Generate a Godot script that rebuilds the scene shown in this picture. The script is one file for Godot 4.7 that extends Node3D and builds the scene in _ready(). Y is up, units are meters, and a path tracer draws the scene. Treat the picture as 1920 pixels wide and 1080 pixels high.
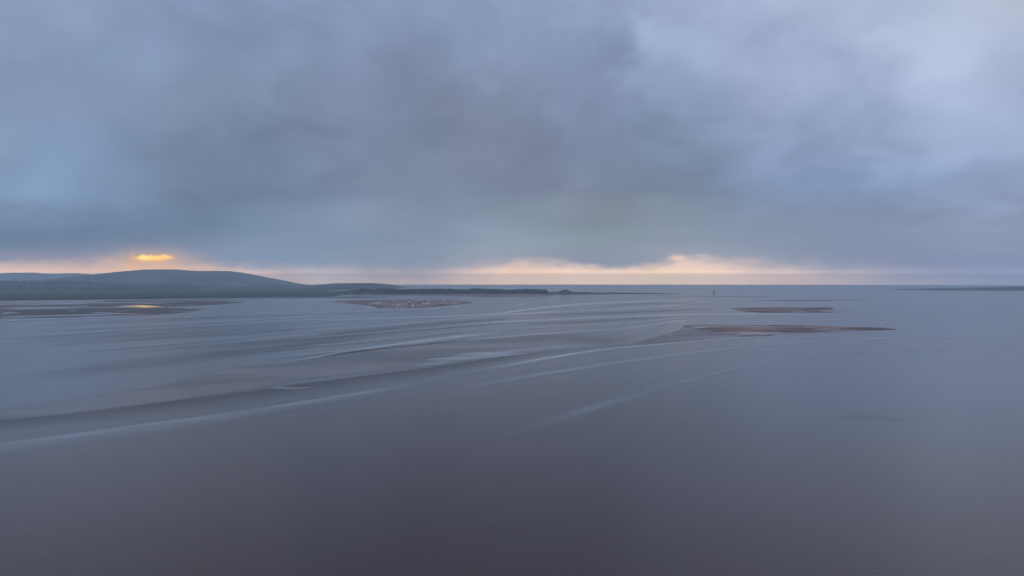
extends Node3D
# A wide tidal estuary under a heavy evening overcast, seen from about 45 m up: muddy water with calm slicks,
# low wet sandbanks, a saltmarsh shore with hills, a wooded dune point and an old iron lighthouse.

const EYE := 45.0
const SEA_RADIUS := 12000
const HAZE := 0.00016
const HAZE_TOP := 232.0
const SKY_DIP := 0.0055   # the sky is let down a little in the west, as the far sea's horizon lies below eye level

var soft := FastNoiseLite.new()
var fine := FastNoiseLite.new()
var white := ImageTexture.new()
var taken := {}

# ---------------------------------------------------------------- sky
# Colours of the cloud deck, west to east (columns) from high up down to the cloud base (rows), and of the clear strip under it.
var deck_levels := PackedFloat32Array([0.4130, 0.3427, 0.2724, 0.2021, 0.1474, 0.0927, 0.0615, 0.0396])
var deck := [
	[138,155,187, 140,158,190, 136,154,188, 132,151,184, 140,158,192, 132,151,182, 140,158,190, 148,166,198, 158,176,208, 166,182,212, 172,188,216, 180,196,222, 186,198,218],
	[132,150,182, 130,151,182, 130,150,182, 128,148,178, 132,150,182, 128,146,174, 134,152,182, 128,146,174, 156,174,206, 158,174,206, 170,186,216, 180,198,224, 170,184,212],
	[130,148,176, 130,148,178, 126,146,172, 122,140,164, 126,142,168, 122,134,158, 126,140,164, 126,142,170, 138,156,188, 148,164,196, 158,176,208, 166,184,214, 160,176,206],
	[130,156,184, 128,152,184, 118,138,164, 114,132,156, 122,138,162, 120,134,158, 126,138,162, 122,138,164, 124,142,168, 136,154,186, 146,166,198, 154,174,206, 152,172,204],
	[130,154,184, 130,154,186, 122,142,168, 112,132,156, 118,134,158, 126,140,162, 122,134,156, 122,134,154, 120,136,158, 128,148,178, 132,154,188, 142,164,198, 146,164,196],
	[120,142,168, 118,140,166, 116,136,160, 120,140,164, 132,150,172, 128,144,164, 134,149,168, 129,142,157, 136,150,168, 132,146,168, 132,146,170, 138,151,177, 142,156,182],
	[116,136,160, 116,136,160, 124,142,166, 132,152,174, 130,148,170, 134,150,170, 142,158,174, 138,154,168, 142,155,173, 138,152,172, 134,146,168, 139,151,174, 140,152,176],
	[146,152,172, 146,152,174, 146,152,174, 138,154,178, 140,156,176, 140,154,174, 150,158,174, 142,152,170, 152,160,176, 146,156,176, 138,150,174, 138,150,176, 138,152,178],
]
var strip_top := [186,174,178, 182,170,176, 190,174,172, 174,168,176, 168,166,178, 162,162,176, 206,186,184, 206,188,184, 218,196,188, 200,184,184, 174,170,181, 158,160,180, 146,156,180]
var strip_low := [200,180,176, 198,177,174, 198,178,175, 194,176,177, 178,172,178, 190,176,178, 210,190,180, 212,192,180, 208,192,182, 198,181,182, 178,171,180, 158,161,180, 148,157,180]
# upper edge of the clear strip and how soft that edge is
var strip_edge := [0.0334, 0.0094, 0.0310, 0.0086, 0.0318, 0.0102, 0.0224, 0.0086, 0.0185, 0.0109, 0.0201, 0.0172, 0.0349, 0.0086, 0.0209, 0.0055, 0.0326, 0.0078, 0.0302, 0.0141, 0.0193, 0.0172, 0.0115, 0.0187, 0.0068, 0.0203]


func rows_to_colors(row: Array) -> PackedVector3Array:
	var out := PackedVector3Array()
	for k in range(0, row.size(), 3):
		out.append(Vector3(row[k], row[k + 1], row[k + 2]) / 255.0)
	return out


func along(row: PackedVector3Array, at: float) -> Vector3:
	var i := clampi(int(floor(at)), 0, 11)
	return row[i].cubic_interpolate(row[i + 1], row[maxi(i - 1, 0)], row[mini(i + 2, 12)], clampf(at - i, 0.0, 1.0))


var deck_rows: Array[PackedVector3Array] = []
var top_row: PackedVector3Array
var low_row: PackedVector3Array


func spot(c: float, r: float, c0: float, r0: float, cs: float, rs: float) -> float:
	var a := (c - c0) / cs
	var b := (r - r0) / rs
	return exp(-a * a - b * b)


func sky_color(d: Vector3) -> Vector3:
	var level := maxf(d.y, 0.0)
	var ahead := Vector2(d.x, d.z).length()
	var az := atan2(d.x, -d.z)
	var c := tan(clampf(az, -0.9, 0.9))
	var r := level / maxf(ahead, 0.02) / maxf(cos(clampf(az, -0.9, 0.9)), 0.3)
	var p := Vector2(d.x, d.z) / (level + 0.13)
	var w1 := soft.get_noise_2d(p.x * 60.0, p.y * 60.0)
	var w2 := soft.get_noise_2d(p.x * 60.0 + 700.0, p.y * 60.0 - 300.0)
	var body := fine.get_noise_2d(p.x * 34.0, p.y * 34.0)
	var lump := Vector3(d.x, d.y * 1.35, d.z)
	var mass := soft.get_noise_3dv(lump * 210.0 + Vector3(90.0, 40.0, 7.0))
	var heap := soft.get_noise_3dv(lump * 400.0 + Vector3(w1, w2, w1) * 10.0)
	var billow := fine.get_noise_3dv(lump * 320.0 + Vector3(w1, w2, w1) * 9.0)
	var calm := clampf(r * 7.0, 0.04, 1.0)
	var cc := c + (w1 * 0.03 + mass * 0.02 + billow * 0.045) * calm
	var rr := r + (w2 * 0.015 + heap * 0.008 + billow * 0.025) * calm
	var at := (cc * 1280.0 + 960.0) / 160.0
	if at > 7.0 and at < 8.0:   # the edge of the dark mass against the brighter cloud is crisper high up
		at = lerpf(at, 7.0 + smoothstep(0.15, 0.6, at - 7.0), smoothstep(0.22, 0.30, r))
	var n := deck_levels.size()
	var s := Vector3.ZERO
	var total := 0.0
	rr = clampf(rr, deck_levels[n - 1], deck_levels[0])
	for i in n:
		var spread := (deck_levels[maxi(i - 1, 0)] - deck_levels[mini(i + 1, n - 1)]) * (0.36 if i > 0 and i < n - 1 else 0.6)
		var q := (rr - deck_levels[i]) / spread
		var weight := exp(-q * q)
		if weight > 0.004:
			s += along(deck_rows[i], at) * weight
			total += weight
	s /= total
	s *= Vector3(1.012, 0.994, 0.99)
	s *= 1.0 + (mass * 0.035 + heap * 0.022 + billow * 0.06 + body * 0.012) * clampf(r * 9.0, 0.3, 1.0) + 0.012 * (1.0 - smoothstep(0.07, 0.2, r))
	# behind the camera and overhead the overcast evens out
	var even := Vector3(0.54, 0.615, 0.735).lerp(Vector3(0.66, 0.725, 0.83), smoothstep(-0.9, 0.9, sin(az))) * (1.0 + body * 0.06) * (0.92 + 0.2 * smoothstep(0.25, 0.9, d.y))
	s = s.lerp(even, smoothstep(0.75, 1.5, absf(az)))
	s = s.lerp(even * 1.06, smoothstep(0.5, 1.2, r)) * (1.0 + 0.14 * smoothstep(0.4, 1.0, d.y))
	# the clear strip along the horizon
	if r < 0.09 and absf(az) < 1.4:
		var a := clampf((c * 1280.0 + 960.0) / 160.0, 0.0, 12.0)
		var k := clampi(int(a), 0, 11)
		var f := smoothstep(0.0, 1.0, a - k)
		var edge: float = lerpf(strip_edge[k * 2], strip_edge[k * 2 + 2], f)
		var wide: float = lerpf(strip_edge[k * 2 + 1], strip_edge[k * 2 + 3], f)
		var ragged := fine.get_noise_2d(c * 900.0, r * 2600.0) * 0.006 + fine.get_noise_2d(c * 260.0 + 50.0, r * 900.0) * 0.012
		var open := 1.0 - smoothstep(edge - wide * 1.4, edge + wide * 1.15, r + ragged)
		var warm := along(low_row, a).lerp(along(top_row, a), clampf(r / maxf(edge, 0.004), 0.0, 1.0))
		var rain := fine.get_noise_2d(c * 520.0 + r * 500.0, 40.0) * 0.06 * smoothstep(0.6, 0.2, absf(c + 0.08))
		s = s.lerp(warm * (1.0 + rain), open * (1.0 - smoothstep(0.85, 1.4, absf(az))))
		# the sun's last gap in the cloud, its halo and shafts, and a smaller pink gap to the west
		var frill := fine.get_noise_2d(c * 2400.0, r * 5200.0)
		var halo := spot(c, r, -0.530, 0.0290, 0.050, 0.019)
		s = s.lerp(Vector3(0.83, 0.70, 0.63), halo * 0.6)
		var gx := c + frill * 0.004
		var gr := r + fine.get_noise_2d(c * 1500.0 + 300.0, r * 3000.0) * 0.0035
		var hole := spot(gx, gr, -0.5395, 0.0370, 0.0125, 0.0054) + spot(gx, gr, -0.520, 0.0342, 0.0160, 0.0036) * 0.65 + spot(gx, gr, -0.506, 0.0370, 0.0115, 0.0034) * 0.7
		var lid := smoothstep(0.0420, 0.0395, gr - absf(gx + 0.528) * 0.05 + absf(frill) * 0.006)
		hole = clampf(pow(hole, 1.3) * 1.15 * lid * (1.0 + frill * 0.9), 0.0, 1.0)
		s = s.lerp(Vector3(0.92, 0.72, 0.55), clampf(hole * 1.8, 0.0, 0.85))
		s = s.lerp(Vector3(1.03, 0.88, 0.62), smoothstep(0.3, 1.0, hole))
		s = s.lerp(Vector3(0.86, 0.70, 0.58), spot(c, r, -0.5565, 0.0277, 0.004, 0.014) * 0.45)
		s = s.lerp(Vector3(0.92, 0.78, 0.74), clampf(spot(c, r, 0.243, 0.0349 + frill * 0.001, 0.011, 0.0032) * 1.1, 0.0, 0.8))
	return s


func linear(s: Vector3) -> Vector3:
	return Vector3(pow(s.x, 2.2), pow(s.y, 2.2), pow(s.z, 2.2))


func air_path(d: Vector3) -> float:
	return minf((HAZE_TOP - EYE) / maxf(d.y, 0.0005), SEA_RADIUS * 1.1 / maxf(maxf(absf(d.z), absf(d.x)), 0.3))


func sky_patch(w: int, x0: int, x1: int, y0: int, y1: int) -> Image:
	# part of a panorama that is w pixels wide
	var data := PackedFloat32Array()
	data.resize((x1 - x0) * (y1 - y0) * 3)
	var q := 0
	for y in range(y0, y1):
		var el := (0.5 - (y + 0.5) / (w * 0.5)) * PI
		for x in range(x0, x1):
			var az := wrapf((x + 0.5) / w, -0.5, 0.5) * TAU
			var d := Vector3(sin(az) * cos(el), sin(el), -cos(az) * cos(el))
			d = d.rotated(Vector3.RIGHT, -SKY_DIP)
			var s := linear(sky_color(d))
			if HAZE > 0.0:
				# the air below the clouds is built as haze: the sky behind it is what remains once that veil is taken off
				var through := exp(-HAZE * air_path(d))
				var airlight := Vector3(0.205, 0.25, 0.35).lerp(Vector3(0.235, 0.285, 0.385), smoothstep(0.0, 0.032, d.y))
				s = ((s - airlight * (1.0 - through)) / through).max(Vector3(0.02, 0.025, 0.035)).min(Vector3(14.0, 12.0, 11.0))
			if el < 0.0:
				s = Vector3(0.12, 0.15, 0.21)   # the sea's own brightness; the sea lies before it
			data[q] = s.x
			data[q + 1] = s.y
			data[q + 2] = s.z
			q += 3
	return Image.create_from_data(x1 - x0, y1 - y0, false, Image.FORMAT_RGBF, data.to_byte_array())


func make_sky() -> Sky:
	for row in deck:
		deck_rows.append(rows_to_colors(row))
	top_row = rows_to_colors(strip_top)
	low_row = rows_to_colors(strip_low)
	var im := sky_patch(512, 0, 512, 0, 256)
	im.resize(4096, 2048, Image.INTERPOLATE_BILINEAR)
	# the part that needs finer detail, on both sides of the panorama's seam (north)
	var east := sky_patch(4096, 0, 500, 690, 1036)
	im.blit_rect(east, Rect2i(0, 0, 500, 346), Vector2i(0, 690))
	var west := sky_patch(4096, 3596, 4096, 690, 1036)
	im.blit_rect(west, Rect2i(0, 0, 500, 346), Vector2i(3596, 690))
	var m := PanoramaSkyMaterial.new()
	m.panorama = ImageTexture.create_from_image(im)
	var sky := Sky.new()
	sky.sky_material = m
	return sky


# ---------------------------------------------------------------- helpers
func numbered(called: String) -> String:
	var k: int = taken.get(called, 0)
	taken[called] = k + 1
	return called if k == 0 else "%s_%03d" % [called, k]


func tag(o: Node3D, label: String, category := "", group := "", kind := "") -> Node3D:
	o.set_meta("label", label)
	if category:
		o.set_meta("category", category)
	if group:
		o.set_meta("group", group)
	if kind:
		o.set_meta("kind", kind)
	return o


func obj(called: String, mesh: Mesh, m: Material, parent: Node3D = self) -> MeshInstance3D:
	var o := MeshInstance3D.new()
	o.name = numbered(called) if parent == self else called
	o.mesh = mesh
	if m:
		o.material_override = m
	parent.add_child(o, true)
	return o


func base(called: String, at: Vector3, turn := 0.0) -> Node3D:
	var o := Node3D.new()
	o.name = numbered(called)
	add_child(o)
	o.position = at
	o.rotation.y = turn
	return o


func paint(c: Color, rough: float, spec := 0.5) -> StandardMaterial3D:
	var m := StandardMaterial3D.new()
	m.albedo_color = c.linear_to_srgb()
	m.roughness = rough
	m.metallic_specular = spec
	return m


func vertex_paint(rough: float, spec: float, veil := false) -> StandardMaterial3D:
	var m := StandardMaterial3D.new()
	m.vertex_color_use_as_albedo = true
	m.roughness = rough
	m.metallic_specular = spec
	if veil:
		m.transparency = BaseMaterial3D.TRANSPARENCY_ALPHA
		m.albedo_texture = white
	return m


func array_mesh(v: PackedVector3Array, n: PackedVector3Array, c: PackedColorArray, f: PackedInt32Array) -> ArrayMesh:
	var a := []
	a.resize(Mesh.ARRAY_MAX)
	a[Mesh.ARRAY_VERTEX] = v
	a[Mesh.ARRAY_NORMAL] = n
	a[Mesh.ARRAY_COLOR] = c
	a[Mesh.ARRAY_INDEX] = f
	var m := ArrayMesh.new()
	m.add_surface_from_arrays(Mesh.PRIMITIVE_TRIANGLES, a)
	return m


func grid_normals(v: PackedVector3Array, f: PackedInt32Array) -> PackedVector3Array:
	var n := PackedVector3Array()
	n.resize(v.size())
	for k in range(0, f.size(), 3):
		var a := v[f[k]]
		var g := (v[f[k + 2]] - a).cross(v[f[k + 1]] - a)
		if g.y < 0.0:
			g = -g
		n[f[k]] += g
		n[f[k + 1]] += g
		n[f[k + 2]] += g
	for k in n.size():
		n[k] = n[k].normalized() if n[k].length_squared() > 0.0 else Vector3.UP
	return n


func inside_by(p: Vector2, poly: PackedVector2Array) -> float:
	# distance to the outline, positive inside
	var best := 1e18
	var odd := false
	var j := poly.size() - 1
	for i in poly.size():
		var a := poly[j]
		var b := poly[i]
		var ab := b - a
		var ap := p - a
		var t := clampf(ap.dot(ab) / maxf(ab.length_squared(), 1e-6), 0.0, 1.0)
		best = minf(best, (ap - ab * t).length_squared())
		if (a.y > p.y) != (b.y > p.y) and p.x < ab.x * (p.y - a.y) / ab.y + a.x:
			odd = not odd
		j = i
	return sqrt(best) * (1.0 if odd else -1.0)


func smooth_outline(poly: PackedVector2Array, steps := 4) -> PackedVector2Array:
	var out := PackedVector2Array()
	var n := poly.size()
	for i in n:
		for k in steps:
			out.append(poly[i].cubic_interpolate(poly[(i + 1) % n], poly[(i + n - 1) % n], poly[(i + 2) % n], float(k) / steps))
	return out


# A patch of ground or water inside an outline. shape: height above the sea from (x, z, distance inside); tint: colour and cover likewise.
func patch(outline: Array, cell: Vector2, shape: Callable, tint: Callable, margin := 0.0) -> ArrayMesh:
	var poly := smooth_outline(PackedVector2Array(outline))
	var lo := poly[0]
	var hi := poly[0]
	for p in poly:
		lo = lo.min(p)
		hi = hi.max(p)
	lo -= Vector2(margin, margin)
	hi += Vector2(margin, margin)
	var nx := int(ceil((hi.x - lo.x) / cell.x)) + 1
	var nz := int(ceil((hi.y - lo.y) / cell.y)) + 1
	var v := PackedVector3Array()
	var c := PackedColorArray()
	var ok := PackedByteArray()
	for j in nz:
		for i in nx:
			var p := lo + Vector2(i, j) * cell
			var s := inside_by(p, poly) + fine.get_noise_2d(p.x * 0.9, p.y * 0.5) * margin * 0.9
			ok.append(1 if s > -margin * 1.6 - cell.y else 0)
			v.append(Vector3(p.x, shape.call(p.x, p.y, s), p.y))
			c.append(tint.call(p.x, p.y, s))
	var f := PackedInt32Array()
	for j in nz - 1:
		for i in nx - 1:
			var k := j * nx + i
			if ok[k] + ok[k + 1] + ok[k + nx] + ok[k + nx + 1] < 4:
				continue
			f.append_array([k, k + 1, k + nx, k + 1, k + nx + 1, k + nx])
	return array_mesh(v, grid_normals(v, f), c, f)


# A film of calm or duller water between two long edges, thinning out across its width and towards its ends.
func ribbon(far_edge: Array, near_edge: Array, height: float, c: Color, strength: float, sharp := 0.0, broken := 0.35) -> ArrayMesh:
	var steps := 14
	var across := 12
	var v := PackedVector3Array()
	var n := PackedVector3Array()
	var col := PackedColorArray()
	var f := PackedInt32Array()
	var count := far_edge.size()
	var rows := (count - 1) * steps + 1
	for q in rows:
		var i := mini(q / steps, count - 2)
		var t := float(q - i * steps) / steps
		var a: Vector2 = far_edge[i].cubic_interpolate(far_edge[i + 1], far_edge[maxi(i - 1, 0)], far_edge[mini(i + 2, count - 1)], t)
		var b: Vector2 = near_edge[i].cubic_interpolate(near_edge[i + 1], near_edge[maxi(i - 1, 0)], near_edge[mini(i + 2, count - 1)], t)
		var u := float(q) / (rows - 1)
		var ends := smoothstep(0.0, 0.25, u) * smoothstep(1.0, 0.75, u)
		for k in across + 1:
			var s := float(k) / across
			var p := a.lerp(b, s)
			var bell := pow(sin(PI * s), 1.3)
			if sharp > 0.0:   # crisp towards the far side, fading to the near one
				bell = smoothstep(0.0, 0.12, s) * pow(1.0 - s, 1.2) * (1.0 + sharp)
			elif sharp < 0.0:
				bell = smoothstep(1.0, 0.88, s) * pow(s, 1.2) * (1.0 - sharp)
			var rag := 1.0 - broken + broken * 1.6 * (0.5 + 0.6 * fine.get_noise_2d(p.x * 0.5 + s * 25.0, p.y * 0.16 - s * 18.0) + 0.5 * fine.get_noise_2d(p.x * 1.6 - s * 60.0, p.y * 0.7 + s * 45.0))
			v.append(Vector3(p.x, height, p.y))
			n.append(Vector3.UP)
			col.append(Color(c, clampf(bell * ends * strength * rag, 0.0, 1.0)))
	for q in rows - 1:
		for k in across:
			var i := q * (across + 1) + k
			var turn := (v[i + 1] - v[i]).cross(v[i + across + 1] - v[i]).y
			if turn > 0.0:
				f.append_array([i, i + across + 1, i + 1, i + 1, i + across + 1, i + across + 2])
			else:
				f.append_array([i, i + 1, i + across + 1, i + 1, i + across + 2, i + across + 1])
	return array_mesh(v, n, col, f)


# ---------------------------------------------------------------- hills
# A ridge that runs across the view: its crest over x, and how far its two flanks reach.
func crest_height(crest: Array, x: float) -> float:
	var n := crest.size()
	if x <= crest[0].x or x >= crest[n - 1].x:
		return 0.0
	var i := 0
	while x > crest[i + 1].x:
		i += 1
	var t: float = (x - crest[i].x) / (crest[i + 1].x - crest[i].x)
	return lerpf(crest[i].y, crest[i + 1].y, lerpf(t, smoothstep(0.0, 1.0, t), 0.5))


func ridge_height(crest: Array, x: float, z: float, front: float, back: float, rough: float) -> float:
	var off: float = z - crest[0].z
	var q := clampf(off / front if off > 0.0 else -off / back, 0.0, 1.0)
	var bell := 0.5 + 0.5 * cos(PI * pow(q, 0.85))
	var h := crest_height(crest, x)
	var lump := fine.get_noise_2d(x * 0.09, z * 0.09) * 0.5 + soft.get_noise_2d(x * 0.02, z * 0.03)
	return h * bell + lump * rough * h * (1.0 - bell) * bell * 4.0 * 0.25 + fine.get_noise_2d(x * 0.35, z * 0.35) * rough * 3.0 * bell - 3.0 * q * q


func ridge(crest: Array, front: float, back: float, rough: float, cells: Vector2i, tint: Callable) -> ArrayMesh:
	var v := PackedVector3Array()
	var c := PackedColorArray()
	var x0: float = crest[0].x
	var x1: float = crest[crest.size() - 1].x
	for j in cells.y + 1:
		var z: float = crest[0].z + lerpf(-back, front, float(j) / cells.y)
		for i in cells.x + 1:
			var x := lerpf(x0, x1, float(i) / cells.x)
			var h := ridge_height(crest, x, z, front, back, rough)
			v.append(Vector3(x, h, z))
			c.append(tint.call(x, z, h))
	var f := PackedInt32Array()
	for j in cells.y:
		for i in cells.x:
			var k := j * (cells.x + 1) + i
			f.append_array([k, k + 1, k + cells.x + 1, k + 1, k + cells.x + 2, k + cells.x + 1])
	return array_mesh(v, grid_normals(v, f), c, f)


# ---------------------------------------------------------------- lathe and tree shapes
func lathe(profile: Array, sides := 24) -> ArrayMesh:
	var st := SurfaceTool.new()
	st.begin(Mesh.PRIMITIVE_TRIANGLES)
	st.set_smooth_group(-1)
	for k in profile.size() - 1:
		var a: Vector2 = profile[k]
		var b: Vector2 = profile[k + 1]
		for i in sides:
			var p := Vector2.from_angle(TAU * i / sides)
			var q := Vector2.from_angle(TAU * (i + 1) / sides)
			var quad := [Vector3(p.x * a.x, a.y, p.y * a.x), Vector3(q.x * a.x, a.y, q.y * a.x), Vector3(q.x * b.x, b.y, q.y * b.x), Vector3(p.x * b.x, b.y, p.y * b.x)]
			for t in [[0, 1, 2], [0, 2, 3]]:
				var u: Vector3 = quad[t[0]]
				var w: Vector3 = quad[t[1]]
				var s: Vector3 = quad[t[2]]
				if (w - u).cross(s - u).length() > 1e-7:
					st.add_vertex(u)
					st.add_vertex(w)
					st.add_vertex(s)
	st.generate_normals()
	return st.commit()


func box_mesh(size: Vector3) -> BoxMesh:
	var b := BoxMesh.new()
	b.size = size
	return b


func at(o: MeshInstance3D, p: Vector3, turn := Vector3.ZERO) -> MeshInstance3D:
	o.position = p
	o.rotation = turn
	return o


func leafy_crown(rng: RandomNumberGenerator, size: Vector3, leaves: int) -> ArrayMesh:
	# many small leaf clumps spread through the crown
	var v := PackedVector3Array()
	var n := PackedVector3Array()
	var c := PackedColorArray()
	var f := PackedInt32Array()
	for k in leaves:
		var d := Vector3(rng.randfn(), rng.randfn() * 0.9, rng.randfn()).normalized()
		var p := d * size * pow(rng.randf(), 0.45) * (0.75 + 0.5 * absf(fine.get_noise_3dv(d * 60.0)))
		var r := rng.randf_range(0.25, 0.55)
		var a := Vector3(rng.randfn(), rng.randfn(), rng.randfn()).normalized() * r
		var b := a.cross(d + Vector3(0.1, 0.3, 0.05)).normalized() * r
		var i := v.size()
		var tone := rng.randf_range(0.7, 1.3)
		for q in [p - a, p + b, p + a, p - b]:
			v.append(q)
			n.append((d + Vector3.UP * 0.4).normalized())
			c.append(Color(0.035 * tone, 0.045 * tone, 0.025 * tone))
		f.append_array([i, i + 1, i + 2, i, i + 2, i + 3])
	return array_mesh(v, n, c, f)


func clump_mesh(rng: RandomNumberGenerator, tall: float) -> ArrayMesh:
	# a rough tree crown for distant woodland: an uneven, pointed lump
	var v := PackedVector3Array()
	var n := PackedVector3Array()
	var c := PackedColorArray()
	var f := PackedInt32Array()
	var sides := 7
	var rings := [0.55, 1.0, 0.85, 0.5]
	for j in rings.size():
		for i in sides:
			var r: float = rings[j] * rng.randf_range(0.75, 1.2)
			var a := TAU * (i + 0.5 * (j % 2)) / sides
			v.append(Vector3(cos(a) * r, tall * (0.12 + 0.26 * j) * rng.randf_range(0.9, 1.1), sin(a) * r))
	v.append(Vector3(0.0, tall * 1.1, 0.0))
	for k in v.size():
		n.append(Vector3(v[k].x, 0.5, v[k].z).normalized())
		c.append(Color.WHITE)
	for j in rings.size() - 1:
		for i in sides:
			var a := j * sides + i
			var b := j * sides + (i + 1) % sides
			f.append_array([a, b, a + sides, b, b + sides, a + sides])
	for i in sides:
		f.append_array([(rings.size() - 1) * sides + i, (rings.size() - 1) * sides + (i + 1) % sides, v.size() - 1])
	return array_mesh(v, n, c, f)


func woodland(called: String, mesh: Mesh, spots: Array, label: String, m: Material) -> void:
	var mm := MultiMesh.new()
	mm.transform_format = MultiMesh.TRANSFORM_3D
	mm.use_colors = true
	mm.mesh = mesh
	mm.instance_count = spots.size()
	for k in spots.size():
		mm.set_instance_transform(k, spots[k][0])
		mm.set_instance_color(k, spots[k][1])
	var o := MultiMeshInstance3D.new()
	o.name = called
	o.multimesh = mm
	o.material_override = m
	add_child(o)
	tag(o, label, "woodland", "", "stuff")


func structure(called: String, mesh: Mesh, m: Material, label: String) -> MeshInstance3D:
	var o := obj(called, mesh, m)
	tag(o, label, "", "", "structure")
	return o


func _ready() -> void:
	soft.seed = 4
	soft.frequency = 0.02
	soft.fractal_octaves = 2
	fine.seed = 11
	fine.frequency = 0.02
	fine.fractal_octaves = 5
	fine.fractal_gain = 0.55
	var dot := Image.create(4, 4, false, Image.FORMAT_RGBA8)
	dot.fill(Color.WHITE)
	white = ImageTexture.create_from_image(dot)

	# camera, sky, light
	var cam := Camera3D.new()
	cam.name = "camera"
	cam.position = Vector3(0, EYE, 0)
	cam.rotation_degrees.x = -0.5058
	cam.fov = 45.747
	cam.near = 1.0
	cam.far = 90000.0
	add_child(cam)
	var env := Environment.new()
	env.background_mode = Environment.BG_SKY
	env.sky = make_sky()
	env.sky_rotation = Vector3(-SKY_DIP, 0, 0)
	env.tonemap_mode = Environment.TONE_MAPPER_LINEAR
	env.tonemap_exposure = 1.0
	env.sdfgi_enabled = true
	env.ssao_enabled = true
	env.ssil_enabled = true
	if HAZE > 0.0:
		env.fog_enabled = true
		env.fog_density = HAZE
		env.fog_light_color = Color(0.91, 0.955, 1.0)
	var we := WorldEnvironment.new()
	we.name = "world_environment"
	we.environment = env
	add_child(we)
	var sun := DirectionalLight3D.new()
	sun.name = "sun"
	sun.light_energy = 0.002
	sun.light_color = Color(1.0, 0.88, 0.78)
	sun.light_angular_distance = 20.0
	sun.shadow_enabled = true
	sun.rotation_degrees = Vector3(-18, 180 + 28, 0)
	add_child(sun)

	# ------------------------------------------------ the sea
	var ripples := NoiseTexture2D.new()
	ripples.width = 1024
	ripples.height = 1024
	ripples.seamless = true
	ripples.as_normal_map = true
	ripples.bump_strength = 6.0
	var rn := FastNoiseLite.new()
	rn.seed = 21
	rn.noise_type = FastNoiseLite.TYPE_SIMPLEX_SMOOTH
	rn.frequency = 0.03
	rn.fractal_octaves = 4
	ripples.noise = rn
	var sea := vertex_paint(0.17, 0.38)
	sea.normal_enabled = true
	sea.normal_texture = ripples
	sea.normal_scale = 0.13
	sea.uv1_triplanar = true
	sea.uv1_world_triplanar = true
	sea.uv1_scale = Vector3(0.021, 0.021, 0.021)
	var v := PackedVector3Array()
	var n := PackedVector3Array()
	var c := PackedColorArray()
	var f := PackedInt32Array()
	var around := 256
	var rings := 0
	var radius := 12.0
	while radius < SEA_RADIUS:
		for i in around:
			var a := TAU * i / around
			var p := Vector3(sin(a) * radius, 0.0, -cos(a) * radius)
			v.append(p)
			n.append(Vector3.UP)
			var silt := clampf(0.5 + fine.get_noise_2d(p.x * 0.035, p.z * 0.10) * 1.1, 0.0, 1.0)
			# tonal falloff put into colour: lighter, greyer far out; darker, browner near the middle
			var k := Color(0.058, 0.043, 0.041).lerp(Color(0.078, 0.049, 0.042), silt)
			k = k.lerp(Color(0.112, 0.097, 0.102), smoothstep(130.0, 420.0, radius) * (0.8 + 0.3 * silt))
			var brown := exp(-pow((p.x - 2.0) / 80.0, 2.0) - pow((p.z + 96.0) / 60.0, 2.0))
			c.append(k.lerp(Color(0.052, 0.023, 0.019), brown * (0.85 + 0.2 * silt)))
		rings += 1
		radius = minf(radius * 1.035, SEA_RADIUS) if radius < SEA_RADIUS * 0.999 else SEA_RADIUS * 2.0
		if radius >= SEA_RADIUS:
			for i in around:
				var a := TAU * i / around
				v.append(Vector3(sin(a), 0.0, -cos(a)) * SEA_RADIUS)
				n.append(Vector3.UP)
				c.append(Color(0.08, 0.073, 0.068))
			rings += 1
	for j in rings - 1:
		for i in around:
			var a := j * around + i
			var b := j * around + (i + 1) % around
			f.append_array([a, a + around, b, b, a + around, b + around])
	v.append(Vector3.ZERO)
	n.append(Vector3.UP)
	c.append(Color(0.1, 0.08, 0.07))
	for i in around:
		f.append_array([v.size() - 1, i, (i + 1) % around])
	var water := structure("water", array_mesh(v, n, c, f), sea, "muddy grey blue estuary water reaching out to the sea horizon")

	# ------------------------------------------------ hills
	var heath := func(x: float, z: float, h: float) -> Color:
		var t := fine.get_noise_2d(x * 0.05, z * 0.05) * 0.5 + 0.5
		var field := fine.get_noise_2d(x * 0.12 + 30.0, z * 0.12)
		var k := Color(0.022, 0.025, 0.022).lerp(Color(0.062, 0.058, 0.048), t)
		if field > 0.22 and h < 95.0:
			k = k.lerp(Color(0.13, 0.13, 0.095), 0.8)
		if field < -0.12 and h < 80.0:
			k = Color(0.012, 0.016, 0.011)
		return k
	var ground := vertex_paint(0.95, 0.2)
	var far_crest := [Vector3(-13616.8, 34.3, -10500), Vector3(-11975.2, 132.8, -10500), Vector3(-11154.7, 165.6, -10500), Vector3(-9104.1, 182, -10500), Vector3(-7873.8, 182, -10500), Vector3(-7545.7, 188.5, -10500), Vector3(-7340.6, 190.2, -10500), Vector3(-7217.7, 177, -10500), Vector3(-6971.6, 173.8, -10500), Vector3(-6684.5, 182, -10500), Vector3(-6643.5, 175.4, -10500), Vector3(-6414, 161.5, -10500), Vector3(-6110.5, 165.6, -10500), Vector3(-5741.4, 157.4, -10500), Vector3(-5167.5, 116.4, -10500), Vector3(-4347.6, 17.9, -10500), Vector3(-3609.4, -14.9, -10500)]
	structure("hills", ridge(far_crest, 2600.0, 1300.0, 0.25, Vector2i(150, 30), heath), ground, "pale blue far ridge at the left edge, behind the rounded hill")
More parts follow.
